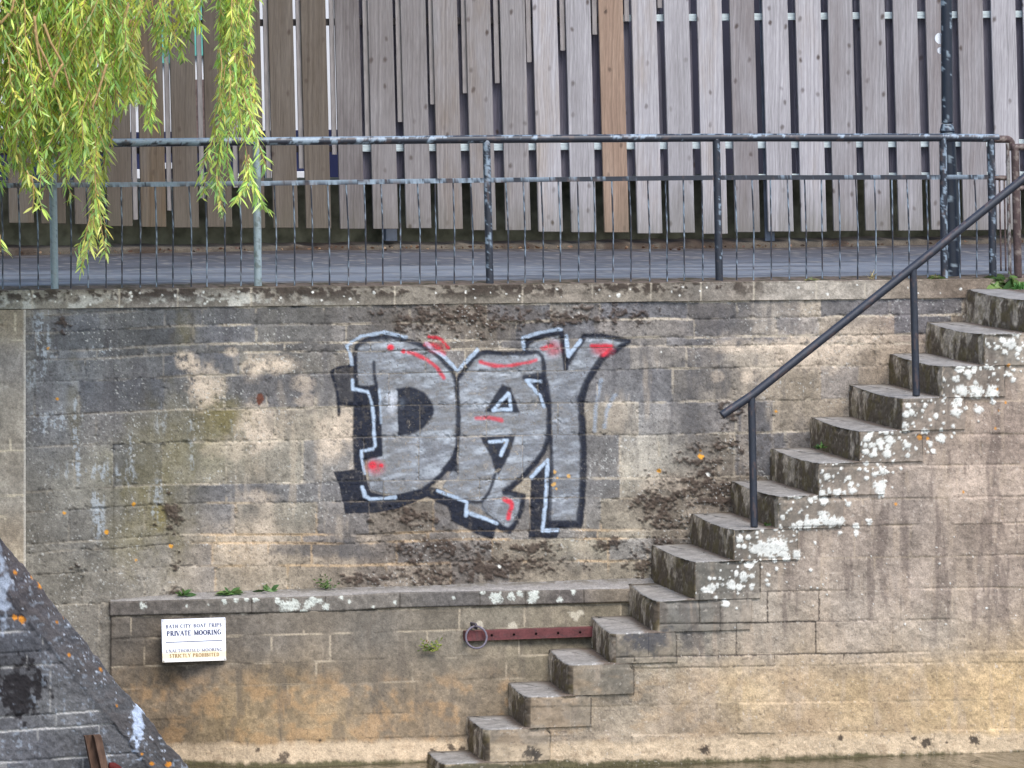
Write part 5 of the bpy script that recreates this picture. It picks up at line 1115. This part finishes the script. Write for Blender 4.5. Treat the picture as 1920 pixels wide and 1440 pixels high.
def twig(lv, tw, pts, Y0, Y1, sp=4.6, ln=(12, 28), rad=.0027, dark=0.0):
    """pts in photo pixels, hung at depth Y0..Y1"""
    n_ = len(pts); P = np.array([PY(x, y, Y0+(Y1-Y0)*i/(n_-1)) for i, (x, y) in enumerate(pts)])
    # soften
    for _ in range(2):
        q = [P[0]]
        for a, b in zip(P[:-1], P[1:]): q += [.75*a+.25*b, .25*a+.75*b]
        q.append(P[-1]); P = np.array(q)
    V, Fq, nr, t, th = tube(P, [rad*1.7, rad*.7], 5, .03); tw.add(V, Fq)
    tone = rng.choice([.65, .85, 1.0, 1.2, 1.4], p=[.08, .14, .24, .30, .24]); big = rng.uniform(.75, 1.2); yel = rng.uniform(0, 1) < .22; fan = rng.uniform(.7, 1.5)
    R_, tt_ = resample(P, sp*MPX); tan = np.gradient(R_, axis=0)
    for i in range(1, len(R_)):
        if rng.uniform() < .12: continue
        tn = tan[i]/np.linalg.norm(tan[i]); a = rng.uniform(0, 2*math.pi)
        off = np.array([math.cos(a), math.sin(a)*.8, .25*math.sin(a*2)])
        d = tn*.6+off*rng.uniform(.3, 1.4)*fan+np.array([0, 0, -.3])
        c = s2l(WC[rng.choice(8, p=WP)])*rng.uniform(.75, 1.15)*tone
        c = .82*c+.18*L(206, 216, 150)*tone
        if yel: c = .5*c+.5*L(232, 220, 110)*tone
        lv.leaf(R_[i], d, rng.uniform(*ln)*MPX*big, rng.uniform(2.3, 4.0)*MPX*.62, rng.uniform(0, .35), c)
def cluster(name_label, polys, n, Yr, seedpts=None, lenr=(90, 230), sp=4.6, extra=(), drift=(-.25, .25)):
    lv, tw = Leaves(), MB(); made = 0; tries = 0
    while made < n and tries < n*60:
        tries += 1
        poly, = [polys[rng.integers(len(polys))]]
        xs = [p[0] for p in poly]; ys_ = [p[1] for p in poly]
        x, y = rng.uniform(min(xs), max(xs)), rng.uniform(min(ys_)-60, max(ys_))
        l_ = rng.uniform(*lenr); dx = rng.uniform(*drift); pts = []; ok = True
        bend = rng.uniform(-.7, .7)
        for i in range(7):
            f_ = i/6; pts.append((x+dx*l_*f_+bend*l_*.3*f_*f_+l_*.03*math.sin(f_*7+x), y+l_*f_))
        for q in pts[2:]:
            if not ptin(poly, *q): ok = False; break
        if not ok: continue
        Y0 = rng.uniform(*Yr); twig(lv, tw, pts, Y0, Y0+rng.uniform(-.15, .1), sp); made += 1
    for pts in extra:
        Y0 = rng.uniform(*Yr); twig(lv, tw, pts, Y0, Y0, sp)
    b = tw.build('branch', M_BARK, wl, smooth=True); lv.build('foliage', M_LEAF, b); return b
MASS = [(-340,-260),(310,-260),(300,-60),(288,40),(250,60),(262,120),(300,165),(298,215),(262,210),(235,205),(205,245),(200,300),(192,350),(170,350),(150,330),(120,345),(90,352),(60,392),(40,330),(0,345),(-60,420),(-200,420),(-340,400)]
MASS2 = [(205,60),(250,70),(290,140),(300,175),(296,225),(275,250),(252,190),(210,160)]
cluster('left', [MASS], 1500, (-2.0, -.5), None, (80, 220), 4.0, [[(176,300),(184,350),(188,400),(178,440),(148,478)], [(178,310),(180,370),(176,420),(164,470),(152,500)], [(182,320),(190,380),(198,430),(200,474)], [(174,330),(170,390),(176,430),(186,462)], [(50,320),(72,370),(78,392)], [(120,320),(126,350),(140,372)], [(172,300),(182,340),(180,380),(172,420),(162,470)], [(182,350),(186,400),(192,440),(198,472)], [(170,400),(160,440),(155,480),(152,508)], [(176,330),(176,390),(168,430),(140,470)], [(60,330),(64,370),(60,396)], [(0,440),(2,470)]], (-.35, .5))
cluster('mid', [MASS2, [(290,-200),(395,-200),(385,20),(378,70),(345,125),(325,70),(300,130),(285,60)]], 110, (-1.6, -.4), None, (50, 120), 4.0, [[(340,-60),(342,30),(336,80),(345,112)], [(300,-60),(310,60),(318,100)]], (-.2, .35))
SW = [(395,-200),(490,-200),(478,0),(482,50),(472,110),(488,180),(492,250),(480,262),(452,250),(420,262),(394,262),(404,190),(410,120),(404,60),(408,0)]
cluster('right', [SW], 110, (-1.3, -.3), None, (60, 170), 3.6, [[(430,-80),(436,60),(432,160),(420,250),(412,320),(410,365)], [(440,100),(446,200),(462,280),(468,330),(462,352)], [(430,180),(408,240),(388,290),(378,310)], [(462,200),(478,260),(496,300),(500,312)], [(412,250),(400,300),(384,340),(380,372)], [(406,330),(412,372),(420,396)], [(466,300),(462,340),(452,368),(440,380)], [(466,300),(472,345),(482,360),(494,392)], [(466,290),(470,335),(478,352),(490,380)], [(460,290),(462,345),(456,352),(445,366)], [(420,220),(412,290),(398,340),(388,352)], [(418,240),(408,300),(404,350),(412,385)], [(470,220),(486,270),(500,318)], [(425,230),(404,262),(384,300),(376,330)], [(468,300),(474,350),(486,372),(504,396)], [(430,240),(424,300),(430,330)], [(464,300),(460,350),(448,372)]], (-.2, .2))
SHADE_CAN = [(-900,-1000),(900,-1000),(760,-560),(420,-290),(-900,-290)]  # unseen crown above the frame, added to shade the fence and wall
lv, tw = Leaves(), MB(); made = 0
while made < 330:
    x, y = rng.uniform(-800, 860), rng.uniform(-1000, -320); l_ = rng.uniform(150, 330)
    pts = [(x+rng.uniform(-.1, .1)*l_*f_, y+l_*f_) for f_ in (0, .33, .66, 1)]
    if not all(ptin(SHADE_CAN, *q) for q in pts): continue
    Y0 = rng.uniform(-.3, 1.8); twig(lv, tw, pts, Y0, Y0, 9, (34, 60)); made += 1
b = tw.build('branch', M_BARK, wl, smooth=True); lv.build('foliage', M_LEAF, b)  # twigs and leaves of the added shading crown
# bare pale limbs crossing the leaves
tb_ = MB()
for pts in [[(64,30),(70,80),(88,115),(100,148)], [(82,45),(95,80),(118,120),(132,170)], [(0,45),(22,20),(30,-20)], [(200,120),(185,170),(172,205)], [(66,55),(70,90),(78,130)], [(118,120),(105,140),(98,165)]]:
    P = np.array([PY(x, y, -2.05) for x, y in pts]); V, Fq, nr, t, th = tube(P, [.009, .006], 7, .02); tb_.add(V, Fq)
tb_.build('bare_branch', M_BARK, wl, smooth=True)
